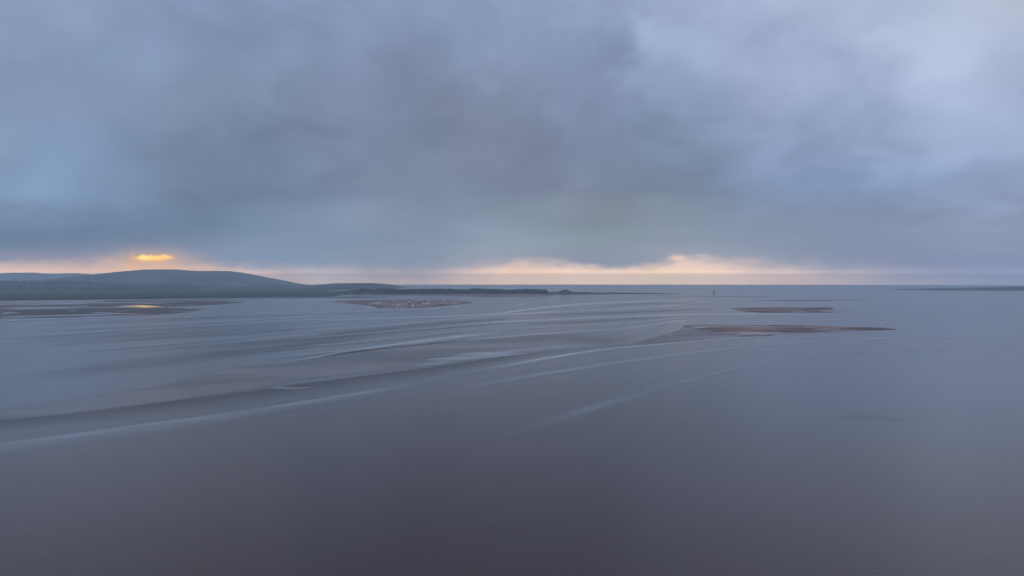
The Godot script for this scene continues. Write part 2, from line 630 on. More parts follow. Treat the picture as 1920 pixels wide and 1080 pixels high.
	var hill_crest := [Vector3(-4626.7, -10.6, -6300), Vector3(-4281.9, 33.7, -6300), Vector3(-4084.9, 58.3, -6300), Vector3(-3902.7, 75.5, -6300), Vector3(-3804.2, 90.3, -6300), Vector3(-3700.8, 107.5, -6300), Vector3(-3543.2, 134.6, -6300), Vector3(-3390.5, 151.8, -6300), Vector3(-3287.2, 160.6, -6300), Vector3(-3114.9, 161.6, -6300), Vector3(-3001.8, 152.8, -6300), Vector3(-2898.5, 146.9, -6300), Vector3(-2775.4, 147.8, -6300), Vector3(-2608.1, 145.4, -6300), Vector3(-2549.1, 137, -6300), Vector3(-2475.3, 122.3, -6300), Vector3(-2386.8, 100.1, -6300), Vector3(-2288.5, 63.2, -6300), Vector3(-2200, 33.7, -6300), Vector3(-2116.4, 9.1, -6300), Vector3(-1870.4, -35.2, -6300)]
	structure("hills", ridge(hill_crest, 2400.0, 2200.0, 0.3, Vector2i(260, 70), heath), ground, "broad rounded hill rising above the left shore under the glowing cloud gap")
	var head_crest := [Vector3(-2356.3, 7.2, -5200), Vector3(-2112.5, 23.5, -5200), Vector3(-1815.9, 27.5, -5200), Vector3(-1746.9, 26.3, -5200), Vector3(-1625, 24.3, -5200), Vector3(-1478.7, 23.5, -5200), Vector3(-1462.5, 26.3, -5200), Vector3(-1393.4, 30.8, -5200), Vector3(-1328.4, 35.7, -5200), Vector3(-1218.7, 37.3, -5200), Vector3(-1056.2, 37.3, -5200), Vector3(-1007.5, 33.2, -5200), Vector3(-954.7, 29.2, -5200), Vector3(-914.1, 21.4, -5200), Vector3(-861.3, 7.2, -5200), Vector3(-792.2, -13.1, -5200)]
	structure("hills", ridge(head_crest, 1700.0, 900.0, 0.25, Vector2i(200, 40), heath), ground, "low headland running from the rounded hill out towards the sea")
	var wood_crest := [Vector3(-5446.7, 44, -4200), Vector3(-4134.2, 52.2, -4200), Vector3(-3149.8, 49.9, -4200), Vector3(-2854.6, 48.6, -4200), Vector3(-2670.8, 42.4, -4200), Vector3(-2467.5, 35.5, -4200), Vector3(-2362.5, 26.6, -4200), Vector3(-2280.5, 20.4, -4200), Vector3(-2195.2, 19.4, -4200), Vector3(-2090.2, 25.6, -4200), Vector3(-2034.4, 22.7, -4200), Vector3(-1988.5, 16.1, -4200), Vector3(-1903.2, 4.6, -4200), Vector3(-1804.8, -5.2, -4200), Vector3(-1608, -18.3, -4200)]
	structure("hills", ridge(wood_crest, 1150.0, 900.0, 0.3, Vector2i(200, 40), heath), ground, "dark wooded ridge along the left shore in front of the hills")
	var dune_crest := [Vector3(-800.1, -1.6, -2560), Vector3(-720.1, 4.4, -2560), Vector3(-620, 12.4, -2560), Vector3(-550, 15.4, -2560), Vector3(-474, 16.4, -2560), Vector3(-454, 13.4, -2560), Vector3(-406, 10.8, -2560), Vector3(-370, 11.4, -2560), Vector3(-350, 13.2, -2560), Vector3(-200, 13.6, -2560), Vector3(-120, 14.6, -2560), Vector3(-70, 12.4, -2560), Vector3(20, 12.4, -2560), Vector3(84, 12.4, -2560), Vector3(104, 9.6, -2560), Vector3(132, 10, -2560), Vector3(148, 7.2, -2560), Vector3(168, 7.6, -2560), Vector3(180, 10.4, -2560), Vector3(200, 17.2, -2560), Vector3(212, 13.6, -2560), Vector3(230, 8, -2560), Vector3(294, 6.4, -2560), Vector3(316, 3.6, -2560), Vector3(350, -0.6, -2560)]
	var dune := func(x: float, z: float, h: float) -> Color:
		var t := fine.get_noise_2d(x * 0.2, z * 0.2) * 0.5 + 0.5
		return Color(0.045, 0.046, 0.030).lerp(Color(0.10, 0.085, 0.06), clampf(t * 0.8 + 0.2 - h * 0.03, 0.0, 1.0))
	structure("dunes", ridge(dune_crest, 150.0, 260.0, 0.3, Vector2i(240, 24), dune), ground, "low dune point with dark pine woods reaching out into the estuary")
	var east_crest := [Vector3(2197, -3.6, -3700), Vector3(2269.3, 0.8, -3700), Vector3(2399.3, 7.7, -3700), Vector3(2509.1, 14.1, -3700), Vector3(2659.4, 17, -3700), Vector3(2775.1, 19.3, -3700), Vector3(3150.8, 26.8, -3700), Vector3(3873.4, 35.5, -3700), Vector3(5029.7, 29.7, -3700), Vector3(5897.2, 3.7, -3700)]
	structure("dunes", ridge(east_crest, 170.0, 900.0, 0.2, Vector2i(140, 20), heath), ground, "faint low shore at the right end of the horizon")

	# saltmarsh flat at the foot of the hills
	var marsh_line: Array = [Vector2(-1808.8, -1394.4), Vector2(-1539.2, -1503.6), Vector2(-1364.8, -1573.5), Vector2(-1223.8, -1631.5), Vector2(-1115.1, -1698.9), Vector2(-1003.1, -1783), Vector2(-826.3, -1888.3), Vector2(-727.3, -1939.1), Vector2(-636.1, -2035.1), Vector2(-589.1, -2094.3), Vector2(-560.4, -2141), Vector2(-583, -2331.8), Vector2(-722.8, -2984.3), Vector2(-1094.6, -3891.8), Vector2(-1617.3, -4500), Vector2(-3146.5, -4682.9), Vector2(-6073.4, -4682.9)]
	structure("marsh", patch(marsh_line, Vector2(34, 46),
		func(x: float, z: float, s: float) -> float: return clampf(s * 0.05, -2.0, 2.4) + fine.get_noise_2d(x * 0.4, z * 0.3) * 0.7,
		func(x: float, z: float, s: float) -> Color:
			var t := fine.get_noise_2d(x * 0.10, z * 0.25) * 0.6 + 0.5
			return Color(0.030, 0.037, 0.028).lerp(Color(0.052, 0.058, 0.042), t), 60.0), ground, "flat dark green saltmarsh along the left shore")
	var spit: Array = [Vector2(-629.4, -2013.7), Vector2(-580.7, -2064.3), Vector2(-489.1, -2086.7), Vector2(-389.6, -2035.1), Vector2(-378.9, -1979.1), Vector2(-471.3, -1945.7), Vector2(-560.6, -1939.1)]
	structure("sandbank", patch(spit, Vector2(10, 24),
		func(x: float, z: float, s: float) -> float: return clampf(s * 0.02, -0.4, 0.7) + fine.get_noise_2d(x, z * 0.4) * 0.15,
		func(x: float, z: float, s: float) -> Color: return Color(0.07, 0.066, 0.05), 30.0), ground, "thin dark spit below the headland")

	# ------------------------------------------------ sandbanks
	var wet_sand := vertex_paint(0.7, 0.25)
	var sand_tint := func(x: float, z: float, s: float) -> Color:
		var t := fine.get_noise_2d(x * 0.4, z * 1.1) * 1.6 + 0.5
		return Color(0.085, 0.048, 0.040).lerp(Color(0.29, 0.165, 0.135), clampf(t, 0.0, 1.0))
	var beach: Array = [Vector2(-318.6, -2548.5), Vector2(-132.8, -2537.2), Vector2(80, -2559.8), Vector2(214.1, -2537.2), Vector2(294.8, -2515.1), Vector2(200, -2370.2), Vector2(110.8, -2215.2), Vector2(32.7, -2094.3), Vector2(-47.4, -2020.8), Vector2(-90.3, -1992.8), Vector2(-145.2, -2064.3), Vector2(-189.7, -2206.7), Vector2(-264.2, -2331.8)]
	structure("beach", patch(beach, Vector2(10, 30),
		func(x: float, z: float, s: float) -> float: return clampf(s * 0.012, -0.6, 1.6) + fine.get_noise_2d(x * 0.4, z * 0.2) * 0.3,
		sand_tint, 40.0), vertex_paint(0.7, 0.35), "brown sand beach below the pine woods")
	var point: Array = [Vector2(303.8, -2879.8), Vector2(357.3, -2894.3), Vector2(450, -2879.8), Vector2(526.8, -2809.6), Vector2(612.7, -2704), Vector2(678.1, -2629.9), Vector2(582.6, -2571.2), Vector2(477.9, -2548.5), Vector2(373.4, -2515.1), Vector2(272.7, -2493.3)]
	structure("beach", patch(point, Vector2(10, 30),
		func(x: float, z: float, s: float) -> float: return clampf(s * 0.03, -0.6, 1.2) + fine.get_noise_2d(x * 0.4, z * 0.2) * 0.3,
		func(x: float, z: float, s: float) -> Color: return Color(0.05, 0.046, 0.038), 40.0), ground, "long thin dark point tapering from the dunes towards the lighthouse")

	var bank_a: Array = [Vector2(178, -703), Vector2(191.9, -711.6), Vector2(215.2, -715.2), Vector2(243.6, -708.1), Vector2(272.6, -711.6), Vector2(298.2, -706.4), Vector2(323.4, -689.5), Vector2(346.6, -671.8), Vector2(359.6, -657.2), Vector2(366.3, -649), Vector2(343.1, -636.1), Vector2(311, -621.7), Vector2(273.3, -602.8), Vector2(238.5, -586.8), Vector2(205.4, -571.1), Vector2(187.5, -571.1), Vector2(179.9, -613.7), Vector2(175.3, -659.4)]
	var a_shape := func(x: float, z: float, s: float) -> float:
		return clampf(s * 0.035, -0.5, 0.34) + fine.get_noise_2d(x * 0.45 + z * 0.1, z * 1.8 + x * 0.2) * 0.75
	var long_bank := structure("sandbank", patch(bank_a, Vector2(1.6, 2.2), a_shape, sand_tint, 8.0), wet_sand, "long reddish brown sandbank right of centre, tapering to a point at the right")
	obj("pool_water", patch(bank_a, Vector2(5.0, 6.0), func(_x: float, _z: float, _s: float) -> float: return 0.15,
		func(_x: float, _z: float, s: float) -> Color: return Color(0.2, 0.19, 0.2, smoothstep(2.0, 9.0, s))), vertex_paint(0.08, 0.5, true), long_bank)
	var flat_a: Array = [Vector2(177.6, -701.2), Vector2(192.2, -682.9), Vector2(202.6, -617), Vector2(218.6, -582.6), Vector2(238.1, -585.6), Vector2(203.9, -567.1), Vector2(159.4, -536.5), Vector2(123.7, -510.3), Vector2(91.7, -488.6), Vector2(63.3, -476.5), Vector2(44.2, -470.6), Vector2(56.6, -482.5), Vector2(77.1, -493.2), Vector2(94.2, -512.6), Vector2(108, -541.5), Vector2(126.3, -576.8), Vector2(145.7, -617), Vector2(162.9, -659.4)]
	var flat_tint := func(x: float, z: float, s: float) -> Color:
		var t := fine.get_noise_2d(x * 0.16, z * 0.5) + 0.5
		return Color(Color(0.15, 0.115, 0.115).lerp(Color(0.30, 0.225, 0.21), clampf(t, 0.0, 1.0)), smoothstep(0.0, 4.0, s) * clampf(0.85 + fine.get_noise_2d(x * 0.3, z * 0.6) * 0.9, 0.0, 1.0))
	structure("mudflat", patch(flat_a, Vector2(2.0, 2.0), func(_x: float, _z: float, _s: float) -> float: return 0.05, flat_tint), vertex_paint(0.45, 0.32, true), "smooth wet pinkish mud sloping left from the long sandbank")
	var bank_b: Array = [Vector2(361.4, -1122.5), Vector2(391.1, -1177.6), Vector2(432.2, -1202.2), Vector2(490.6, -1207.2), Vector2(535.5, -1202.2), Vector2(556.3, -1182.4), Vector2(523.4, -1144.8), Vector2(529.2, -1113.8), Vector2(483.7, -1076.3), Vector2(484.6, -1030.1), Vector2(446.1, -1001.4), Vector2(402.1, -989.4), Vector2(366.6, -997.9), Vector2(356.6, -1048.9)]
	structure("sandbank", patch(bank_b, Vector2(2.5, 5.0),
		func(x: float, z: float, s: float) -> float: return clampf(s * 0.025, -0.5, 0.34) + fine.get_noise_2d(x * 0.6, z * 0.6) * 0.7,
		sand_tint, 12.0), wet_sand, "small brown sandbank right of centre, beyond the long one")
	var bank_c: Array = [Vector2(570.5, -1640.8), Vector2(654.1, -1674.2), Vector2(774.5, -1708.9), Vector2(870.1, -1739.9), Vector2(937, -1750.5), Vector2(842.1, -1683.9), Vector2(741.5, -1636.1), Vector2(641.1, -1608.7)]
	structure("sandbank", patch(bank_c, Vector2(8.0, 12.0),
		func(x: float, z: float, s: float) -> float: return clampf(s * 0.02, -0.5, 0.4) + fine.get_noise_2d(x * 0.3, z * 0.2) * 0.2,
		sand_tint, 16.0), wet_sand, "thin sliver of sandbank farthest out on the right")
	var bank_d: Array = [Vector2(-396.3, -1527.6), Vector2(-399.7, -1650.2), Vector2(-358.4, -1698.9), Vector2(-294.7, -1714), Vector2(-232.5, -1750.5), Vector2(-162.7, -1734.7), Vector2(-117.3, -1631.5), Vector2(-83.3, -1480.4), Vector2(-106.4, -1361.4), Vector2(-130.3, -1282.6), Vector2(-150.9, -1207.2), Vector2(-183.3, -1172.8), Vector2(-225.5, -1177.6), Vector2(-256.9, -1254.6), Vector2(-298.6, -1355), Vector2(-349.6, -1443.3)]
	var d_tint := func(x: float, z: float, s: float) -> Color:
		var t := fine.get_noise_2d(x * 1.2, z * 0.4) * 0.8 + 0.5
		return Color(0.06, 0.030, 0.026).lerp(Color(0.27, 0.125, 0.10), clampf(t, 0.0, 1.0))
	var scar := structure("mussel_bed", patch(bank_d, Vector2(2.4, 6.0),
		func(x: float, z: float, s: float) -> float: return clampf(s * 0.02, -0.5, 0.42) + (fine.get_noise_2d(x * 6.0 + z * 0.4, z * 1.4 - x) * 1.0 + fine.get_noise_2d(x * 1.3, z * 0.35 + 60.0) * 0.4) * clampf((x + 340.0) / 70.0, 0.15, 1.0) * smoothstep(-10.0, 40.0, s),
		d_tint, 14.0), vertex_paint(0.7, 0.3), "rough reddish mussel bed dotted with pools, left of centre below the dunes")
	obj("pool_water", patch(bank_d, Vector2(8.0, 16.0), func(_x: float, _z: float, _s: float) -> float: return 0.34,
		func(_x: float, _z: float, s: float) -> Color: return Color(0.34, 0.32, 0.34, smoothstep(6.0, 30.0, s))), vertex_paint(0.08, 0.5, true), scar)
	var flats: Array = [Vector2(-1517.4, -1330), Vector2(-1311.6, -1447), Vector2(-1149, -1531.6), Vector2(-1066.2, -1586.5), Vector2(-928.4, -1650.2), Vector2(-770.7, -1761.2), Vector2(-653.5, -1900.7), Vector2(-572.5, -2035.1), Vector2(-578.8, -1851.8), Vector2(-614.3, -1708.9), Vector2(-628.3, -1531.6), Vector2(-612.2, -1374.4), Vector2(-597.5, -1233.1), Vector2(-524.9, -1154), Vector2(-475.7, -1060.5), Vector2(-474.5, -979.3), Vector2(-510.6, -933.2), Vector2(-538.6, -906.8), Vector2(-565.9, -861.9), Vector2(-597.8, -840.5), Vector2(-681.5, -785.5), Vector2(-788.7, -691.1)]
	var flats_shape := func(x: float, z: float, s: float) -> float:
		return clampf(s * 0.004, -0.4, 0.07) + fine.get_noise_2d(x * 0.07, z * 0.19) * 0.36 + fine.get_noise_2d(x * 0.4, z * 0.6) * 0.10
	structure("mudflat", patch(flats, Vector2(9.0, 9.0), flats_shape, func(x: float, z: float, _s: float) -> Color:
		var t := fine.get_noise_2d(x * 0.12, z * 0.2) * 0.8 + 0.5
		return Color(0.075, 0.058, 0.052).lerp(Color(0.14, 0.105, 0.09), clampf(t, 0.0, 1.0)), 20.0), wet_sand, "broad grey brown mudflat with standing pools below the left shore")

	# the broad wet flat across the middle, barely under water
	var flat_e: Array = [Vector2(-147.9, -356.7), Vector2(-133.8, -372), Vector2(-123.4, -394.4), Vector2(-116.1, -412.5), Vector2(-106.9, -441), Vector2(-94.6, -465.3), Vector2(-77, -492.4), Vector2(-56.4, -515.3), Vector2(-25.6, -546.7), Vector2(9, -573.9), Vector2(56.7, -604.1), Vector2(102.4, -623.7), Vector2(123, -617), Vector2(100.7, -536.5), Vector2(73.8, -496.6), Vector2(36.9, -472.5), Vector2(7, -446.8), Vector2(-19.4, -413.1), Vector2(-41.6, -380.3), Vector2(-55.8, -356.7), Vector2(-69.3, -340.9), Vector2(-82.1, -328.2), Vector2(-97.1, -310.5), Vector2(-102.4, -297.6), Vector2(-112.9, -277.5), Vector2(-125.5, -258.7), Vector2(-138.3, -245.5), Vector2(-151.6, -230.7), Vector2(-165.3, -220.1), Vector2(-179.1, -211.9), Vector2(-196.5, -232.5), Vector2(-180.5, -240.3), Vector2(-166.2, -262.3), Vector2(-153.7, -297.6)]
	var flat_mat := vertex_paint(0.22, 0.42, true)
	structure("mudflat", patch(flat_e, Vector2(2.2, 2.2), func(_x: float, _z: float, _s: float) -> float: return 0.03,
		func(x: float, z: float, s: float) -> Color:
			var t := fine.get_noise_2d(x * 0.20, z * 0.5) * 0.8 + 0.5
			var cover := smoothstep(0.0, 3.5, s) * clampf(0.6 + fine.get_noise_2d(x * 0.10 + z * 0.05 + 40.0, z * 0.45 + x * 0.12) * 1.3, 0.0, 0.9)
			cover *= 1.0 - smoothstep(30.0, 112.0, x)
			return Color(Color(0.14, 0.105, 0.098).lerp(Color(0.23, 0.17, 0.155), clampf(t, 0.0, 1.0)), cover)), flat_mat, "wide pinkish grey wet flat sweeping across the middle of the water")

	# ------------------------------------------------ calm slicks, darker dull bands and pools on the water
	var calm := vertex_paint(0.13, 0.6, true)
	var dull := vertex_paint(0.50, 0.30, true)
	var pool := vertex_paint(0.07, 0.5, true)
	var mirror := vertex_paint(0.025, 0.6, true)
	var pale := Color(0.30, 0.29, 0.30)  # slicks: bright sky sheen painted in as pale colour, here and below
	var mud := Color(0.085, 0.066, 0.06)  # tint of the darker, duller bands
	# [far edge, near edge, height, colour, strength, sharpness, broken, material]
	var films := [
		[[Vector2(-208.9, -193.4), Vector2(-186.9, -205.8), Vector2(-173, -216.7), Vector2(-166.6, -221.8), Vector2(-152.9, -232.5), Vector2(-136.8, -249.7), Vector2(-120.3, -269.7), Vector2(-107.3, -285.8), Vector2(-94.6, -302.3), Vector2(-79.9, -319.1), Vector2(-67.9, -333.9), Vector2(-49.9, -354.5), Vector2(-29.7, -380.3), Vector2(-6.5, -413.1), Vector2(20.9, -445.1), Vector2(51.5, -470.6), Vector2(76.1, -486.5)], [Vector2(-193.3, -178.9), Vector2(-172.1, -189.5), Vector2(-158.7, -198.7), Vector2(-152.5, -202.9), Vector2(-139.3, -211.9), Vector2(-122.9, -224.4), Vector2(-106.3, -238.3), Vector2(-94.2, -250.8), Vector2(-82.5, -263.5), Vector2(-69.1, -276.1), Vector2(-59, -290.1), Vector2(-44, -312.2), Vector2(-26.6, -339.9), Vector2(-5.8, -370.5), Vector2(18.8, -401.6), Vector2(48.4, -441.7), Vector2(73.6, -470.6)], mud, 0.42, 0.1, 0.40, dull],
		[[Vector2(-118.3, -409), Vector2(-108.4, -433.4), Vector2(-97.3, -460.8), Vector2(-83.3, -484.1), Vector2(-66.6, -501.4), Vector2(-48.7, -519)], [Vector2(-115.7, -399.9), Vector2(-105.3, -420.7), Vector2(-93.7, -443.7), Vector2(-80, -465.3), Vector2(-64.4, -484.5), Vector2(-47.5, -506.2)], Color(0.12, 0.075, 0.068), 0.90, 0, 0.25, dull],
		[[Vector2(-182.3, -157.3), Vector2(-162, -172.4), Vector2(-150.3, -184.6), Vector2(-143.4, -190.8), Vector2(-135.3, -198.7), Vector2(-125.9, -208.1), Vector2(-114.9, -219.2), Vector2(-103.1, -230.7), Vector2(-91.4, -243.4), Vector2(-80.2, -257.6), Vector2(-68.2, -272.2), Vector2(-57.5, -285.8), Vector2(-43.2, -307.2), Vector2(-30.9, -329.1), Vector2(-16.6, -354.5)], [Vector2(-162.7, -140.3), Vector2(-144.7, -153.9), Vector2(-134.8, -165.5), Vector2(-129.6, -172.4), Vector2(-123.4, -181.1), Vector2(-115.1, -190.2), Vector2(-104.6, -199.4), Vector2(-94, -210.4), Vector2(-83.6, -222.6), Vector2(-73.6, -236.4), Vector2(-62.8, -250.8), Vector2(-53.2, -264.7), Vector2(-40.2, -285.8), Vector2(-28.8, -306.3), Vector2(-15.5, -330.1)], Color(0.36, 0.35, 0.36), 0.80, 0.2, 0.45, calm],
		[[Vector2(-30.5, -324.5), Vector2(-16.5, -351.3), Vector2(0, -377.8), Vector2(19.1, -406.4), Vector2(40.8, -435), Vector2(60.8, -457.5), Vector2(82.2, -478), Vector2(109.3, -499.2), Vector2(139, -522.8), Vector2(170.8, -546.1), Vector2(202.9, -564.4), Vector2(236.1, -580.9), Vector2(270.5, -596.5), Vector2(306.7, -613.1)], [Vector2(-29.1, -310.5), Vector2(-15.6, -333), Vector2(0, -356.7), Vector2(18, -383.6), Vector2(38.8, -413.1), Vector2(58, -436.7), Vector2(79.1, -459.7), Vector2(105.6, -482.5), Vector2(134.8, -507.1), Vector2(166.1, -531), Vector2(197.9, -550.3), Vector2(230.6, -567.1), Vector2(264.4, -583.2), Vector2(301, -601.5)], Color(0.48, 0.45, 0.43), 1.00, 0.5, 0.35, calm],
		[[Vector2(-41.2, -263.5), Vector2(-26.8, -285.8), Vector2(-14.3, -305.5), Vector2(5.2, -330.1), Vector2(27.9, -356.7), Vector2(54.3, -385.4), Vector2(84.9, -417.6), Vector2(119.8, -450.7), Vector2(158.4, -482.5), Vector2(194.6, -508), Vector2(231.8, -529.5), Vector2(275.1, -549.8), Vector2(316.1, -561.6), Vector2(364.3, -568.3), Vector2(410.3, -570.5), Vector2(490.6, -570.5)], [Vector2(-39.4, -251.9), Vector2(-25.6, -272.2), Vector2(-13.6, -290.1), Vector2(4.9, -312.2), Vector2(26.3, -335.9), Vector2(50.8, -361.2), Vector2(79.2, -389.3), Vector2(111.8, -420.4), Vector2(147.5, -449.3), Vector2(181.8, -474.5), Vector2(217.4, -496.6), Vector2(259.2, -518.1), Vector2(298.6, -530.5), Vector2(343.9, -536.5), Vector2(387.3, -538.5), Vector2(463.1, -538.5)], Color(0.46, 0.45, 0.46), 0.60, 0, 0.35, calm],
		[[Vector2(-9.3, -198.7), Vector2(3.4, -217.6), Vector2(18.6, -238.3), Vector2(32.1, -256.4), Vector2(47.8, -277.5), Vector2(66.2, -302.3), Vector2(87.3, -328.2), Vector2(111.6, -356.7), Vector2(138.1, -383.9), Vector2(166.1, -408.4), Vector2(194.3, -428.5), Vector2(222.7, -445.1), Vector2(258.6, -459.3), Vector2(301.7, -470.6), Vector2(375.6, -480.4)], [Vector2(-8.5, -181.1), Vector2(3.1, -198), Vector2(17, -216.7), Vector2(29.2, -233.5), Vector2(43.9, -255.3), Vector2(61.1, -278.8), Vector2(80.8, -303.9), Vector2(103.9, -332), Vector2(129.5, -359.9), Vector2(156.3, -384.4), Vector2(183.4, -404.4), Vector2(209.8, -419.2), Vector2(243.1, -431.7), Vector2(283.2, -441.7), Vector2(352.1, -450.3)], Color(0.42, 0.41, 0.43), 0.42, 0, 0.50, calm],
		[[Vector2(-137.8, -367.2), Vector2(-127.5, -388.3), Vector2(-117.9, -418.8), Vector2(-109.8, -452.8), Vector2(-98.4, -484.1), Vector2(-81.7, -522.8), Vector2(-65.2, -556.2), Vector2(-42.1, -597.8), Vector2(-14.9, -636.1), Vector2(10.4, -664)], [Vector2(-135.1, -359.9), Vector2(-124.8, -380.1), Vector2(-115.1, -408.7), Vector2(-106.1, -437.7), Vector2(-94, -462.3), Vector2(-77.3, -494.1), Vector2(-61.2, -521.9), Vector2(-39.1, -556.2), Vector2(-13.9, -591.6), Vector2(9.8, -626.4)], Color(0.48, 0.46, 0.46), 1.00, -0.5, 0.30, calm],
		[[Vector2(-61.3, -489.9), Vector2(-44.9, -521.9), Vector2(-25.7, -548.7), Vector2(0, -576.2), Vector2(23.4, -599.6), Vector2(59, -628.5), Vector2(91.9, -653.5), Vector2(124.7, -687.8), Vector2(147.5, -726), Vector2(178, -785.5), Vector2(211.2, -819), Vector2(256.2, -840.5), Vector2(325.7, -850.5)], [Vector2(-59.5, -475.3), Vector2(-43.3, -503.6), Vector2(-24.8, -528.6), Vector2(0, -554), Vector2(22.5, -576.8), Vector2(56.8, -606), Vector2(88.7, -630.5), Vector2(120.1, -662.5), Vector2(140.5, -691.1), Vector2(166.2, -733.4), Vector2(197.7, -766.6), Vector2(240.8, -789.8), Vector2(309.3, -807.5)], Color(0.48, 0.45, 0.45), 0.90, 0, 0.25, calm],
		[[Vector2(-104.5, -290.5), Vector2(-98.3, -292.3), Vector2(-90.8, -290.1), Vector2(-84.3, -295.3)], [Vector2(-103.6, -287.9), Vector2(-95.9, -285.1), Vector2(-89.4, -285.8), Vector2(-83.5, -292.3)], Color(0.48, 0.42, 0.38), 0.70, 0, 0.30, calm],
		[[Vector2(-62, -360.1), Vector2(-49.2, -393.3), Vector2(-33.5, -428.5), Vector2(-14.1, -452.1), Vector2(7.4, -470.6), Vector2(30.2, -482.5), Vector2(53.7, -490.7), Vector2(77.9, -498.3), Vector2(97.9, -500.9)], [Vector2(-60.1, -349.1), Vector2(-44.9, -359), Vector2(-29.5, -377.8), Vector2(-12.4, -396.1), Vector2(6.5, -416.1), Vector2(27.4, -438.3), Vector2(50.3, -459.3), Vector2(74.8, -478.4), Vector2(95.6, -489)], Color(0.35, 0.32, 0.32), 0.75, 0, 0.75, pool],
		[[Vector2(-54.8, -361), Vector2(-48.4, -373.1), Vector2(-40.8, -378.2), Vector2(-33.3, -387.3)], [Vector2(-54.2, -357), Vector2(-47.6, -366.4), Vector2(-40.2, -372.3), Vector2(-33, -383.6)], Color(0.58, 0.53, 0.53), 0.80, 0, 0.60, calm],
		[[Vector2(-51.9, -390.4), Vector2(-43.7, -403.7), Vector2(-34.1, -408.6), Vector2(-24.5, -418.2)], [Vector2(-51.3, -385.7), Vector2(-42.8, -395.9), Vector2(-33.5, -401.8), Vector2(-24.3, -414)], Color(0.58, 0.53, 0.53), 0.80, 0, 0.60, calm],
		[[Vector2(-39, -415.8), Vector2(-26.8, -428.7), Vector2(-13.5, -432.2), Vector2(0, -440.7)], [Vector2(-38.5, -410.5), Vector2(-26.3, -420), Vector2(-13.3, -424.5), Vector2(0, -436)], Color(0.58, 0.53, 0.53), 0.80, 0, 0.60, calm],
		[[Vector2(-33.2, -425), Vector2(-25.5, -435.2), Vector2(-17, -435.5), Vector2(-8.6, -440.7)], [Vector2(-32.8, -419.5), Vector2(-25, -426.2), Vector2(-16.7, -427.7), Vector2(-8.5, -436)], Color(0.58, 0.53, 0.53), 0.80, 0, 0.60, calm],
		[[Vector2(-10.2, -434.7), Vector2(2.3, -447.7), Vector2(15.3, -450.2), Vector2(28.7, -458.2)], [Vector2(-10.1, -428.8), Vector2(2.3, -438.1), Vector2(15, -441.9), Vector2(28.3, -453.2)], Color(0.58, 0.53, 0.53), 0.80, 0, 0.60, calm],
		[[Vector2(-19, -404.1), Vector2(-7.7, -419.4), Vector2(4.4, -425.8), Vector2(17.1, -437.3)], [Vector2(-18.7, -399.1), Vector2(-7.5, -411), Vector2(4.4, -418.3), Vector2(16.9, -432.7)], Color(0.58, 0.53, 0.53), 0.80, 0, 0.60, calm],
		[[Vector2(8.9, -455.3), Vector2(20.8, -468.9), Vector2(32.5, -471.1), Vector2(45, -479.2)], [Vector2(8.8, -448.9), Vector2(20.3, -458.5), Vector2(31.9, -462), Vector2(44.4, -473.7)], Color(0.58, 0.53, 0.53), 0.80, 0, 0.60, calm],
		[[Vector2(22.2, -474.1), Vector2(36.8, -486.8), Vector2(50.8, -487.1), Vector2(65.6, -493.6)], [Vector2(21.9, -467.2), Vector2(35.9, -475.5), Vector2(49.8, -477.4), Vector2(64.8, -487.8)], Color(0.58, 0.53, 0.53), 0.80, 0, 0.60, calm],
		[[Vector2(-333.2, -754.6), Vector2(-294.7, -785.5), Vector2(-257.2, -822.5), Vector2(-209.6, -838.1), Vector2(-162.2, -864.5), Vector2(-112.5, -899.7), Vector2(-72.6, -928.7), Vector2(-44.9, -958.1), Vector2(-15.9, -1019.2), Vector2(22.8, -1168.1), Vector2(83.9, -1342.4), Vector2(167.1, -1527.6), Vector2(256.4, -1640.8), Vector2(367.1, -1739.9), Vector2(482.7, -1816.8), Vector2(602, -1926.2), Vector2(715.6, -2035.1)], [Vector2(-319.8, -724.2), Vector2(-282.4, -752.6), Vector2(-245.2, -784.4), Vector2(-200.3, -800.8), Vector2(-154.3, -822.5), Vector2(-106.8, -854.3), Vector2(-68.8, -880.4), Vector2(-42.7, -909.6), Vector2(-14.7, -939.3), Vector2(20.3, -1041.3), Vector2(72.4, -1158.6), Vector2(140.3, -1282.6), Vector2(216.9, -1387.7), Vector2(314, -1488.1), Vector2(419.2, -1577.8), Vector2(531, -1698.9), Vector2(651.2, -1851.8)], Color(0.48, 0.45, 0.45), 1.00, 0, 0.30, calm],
		[[Vector2(-201.3, -613.1), Vector2(-173.1, -651.2), Vector2(-142.7, -702.1), Vector2(-117.7, -752.6), Vector2(-99, -792), Vector2(-73.3, -853), Vector2(-43.2, -921.3), Vector2(0, -987.7), Vector2(58, -1060.5), Vector2(121.9, -1113.8), Vector2(207.6, -1207.2), Vector2(288.3, -1317.8), Vector2(364.9, -1414.9), Vector2(479, -1613.2)], [Vector2(-195.5, -595.3), Vector2(-167.4, -629.8), Vector2(-137, -674.1), Vector2(-112.4, -718.8), Vector2(-93.9, -750.6), Vector2(-68.8, -800.8), Vector2(-40.1, -855.5), Vector2(0, -906.8), Vector2(52.9, -967.7), Vector2(111.5, -1019.2), Vector2(190, -1105.3), Vector2(262, -1197.2), Vector2(332.2, -1288.3), Vector2(439.6, -1480.4)], Color(0.45, 0.42, 0.42), 0.85, 0, 0.40, calm],
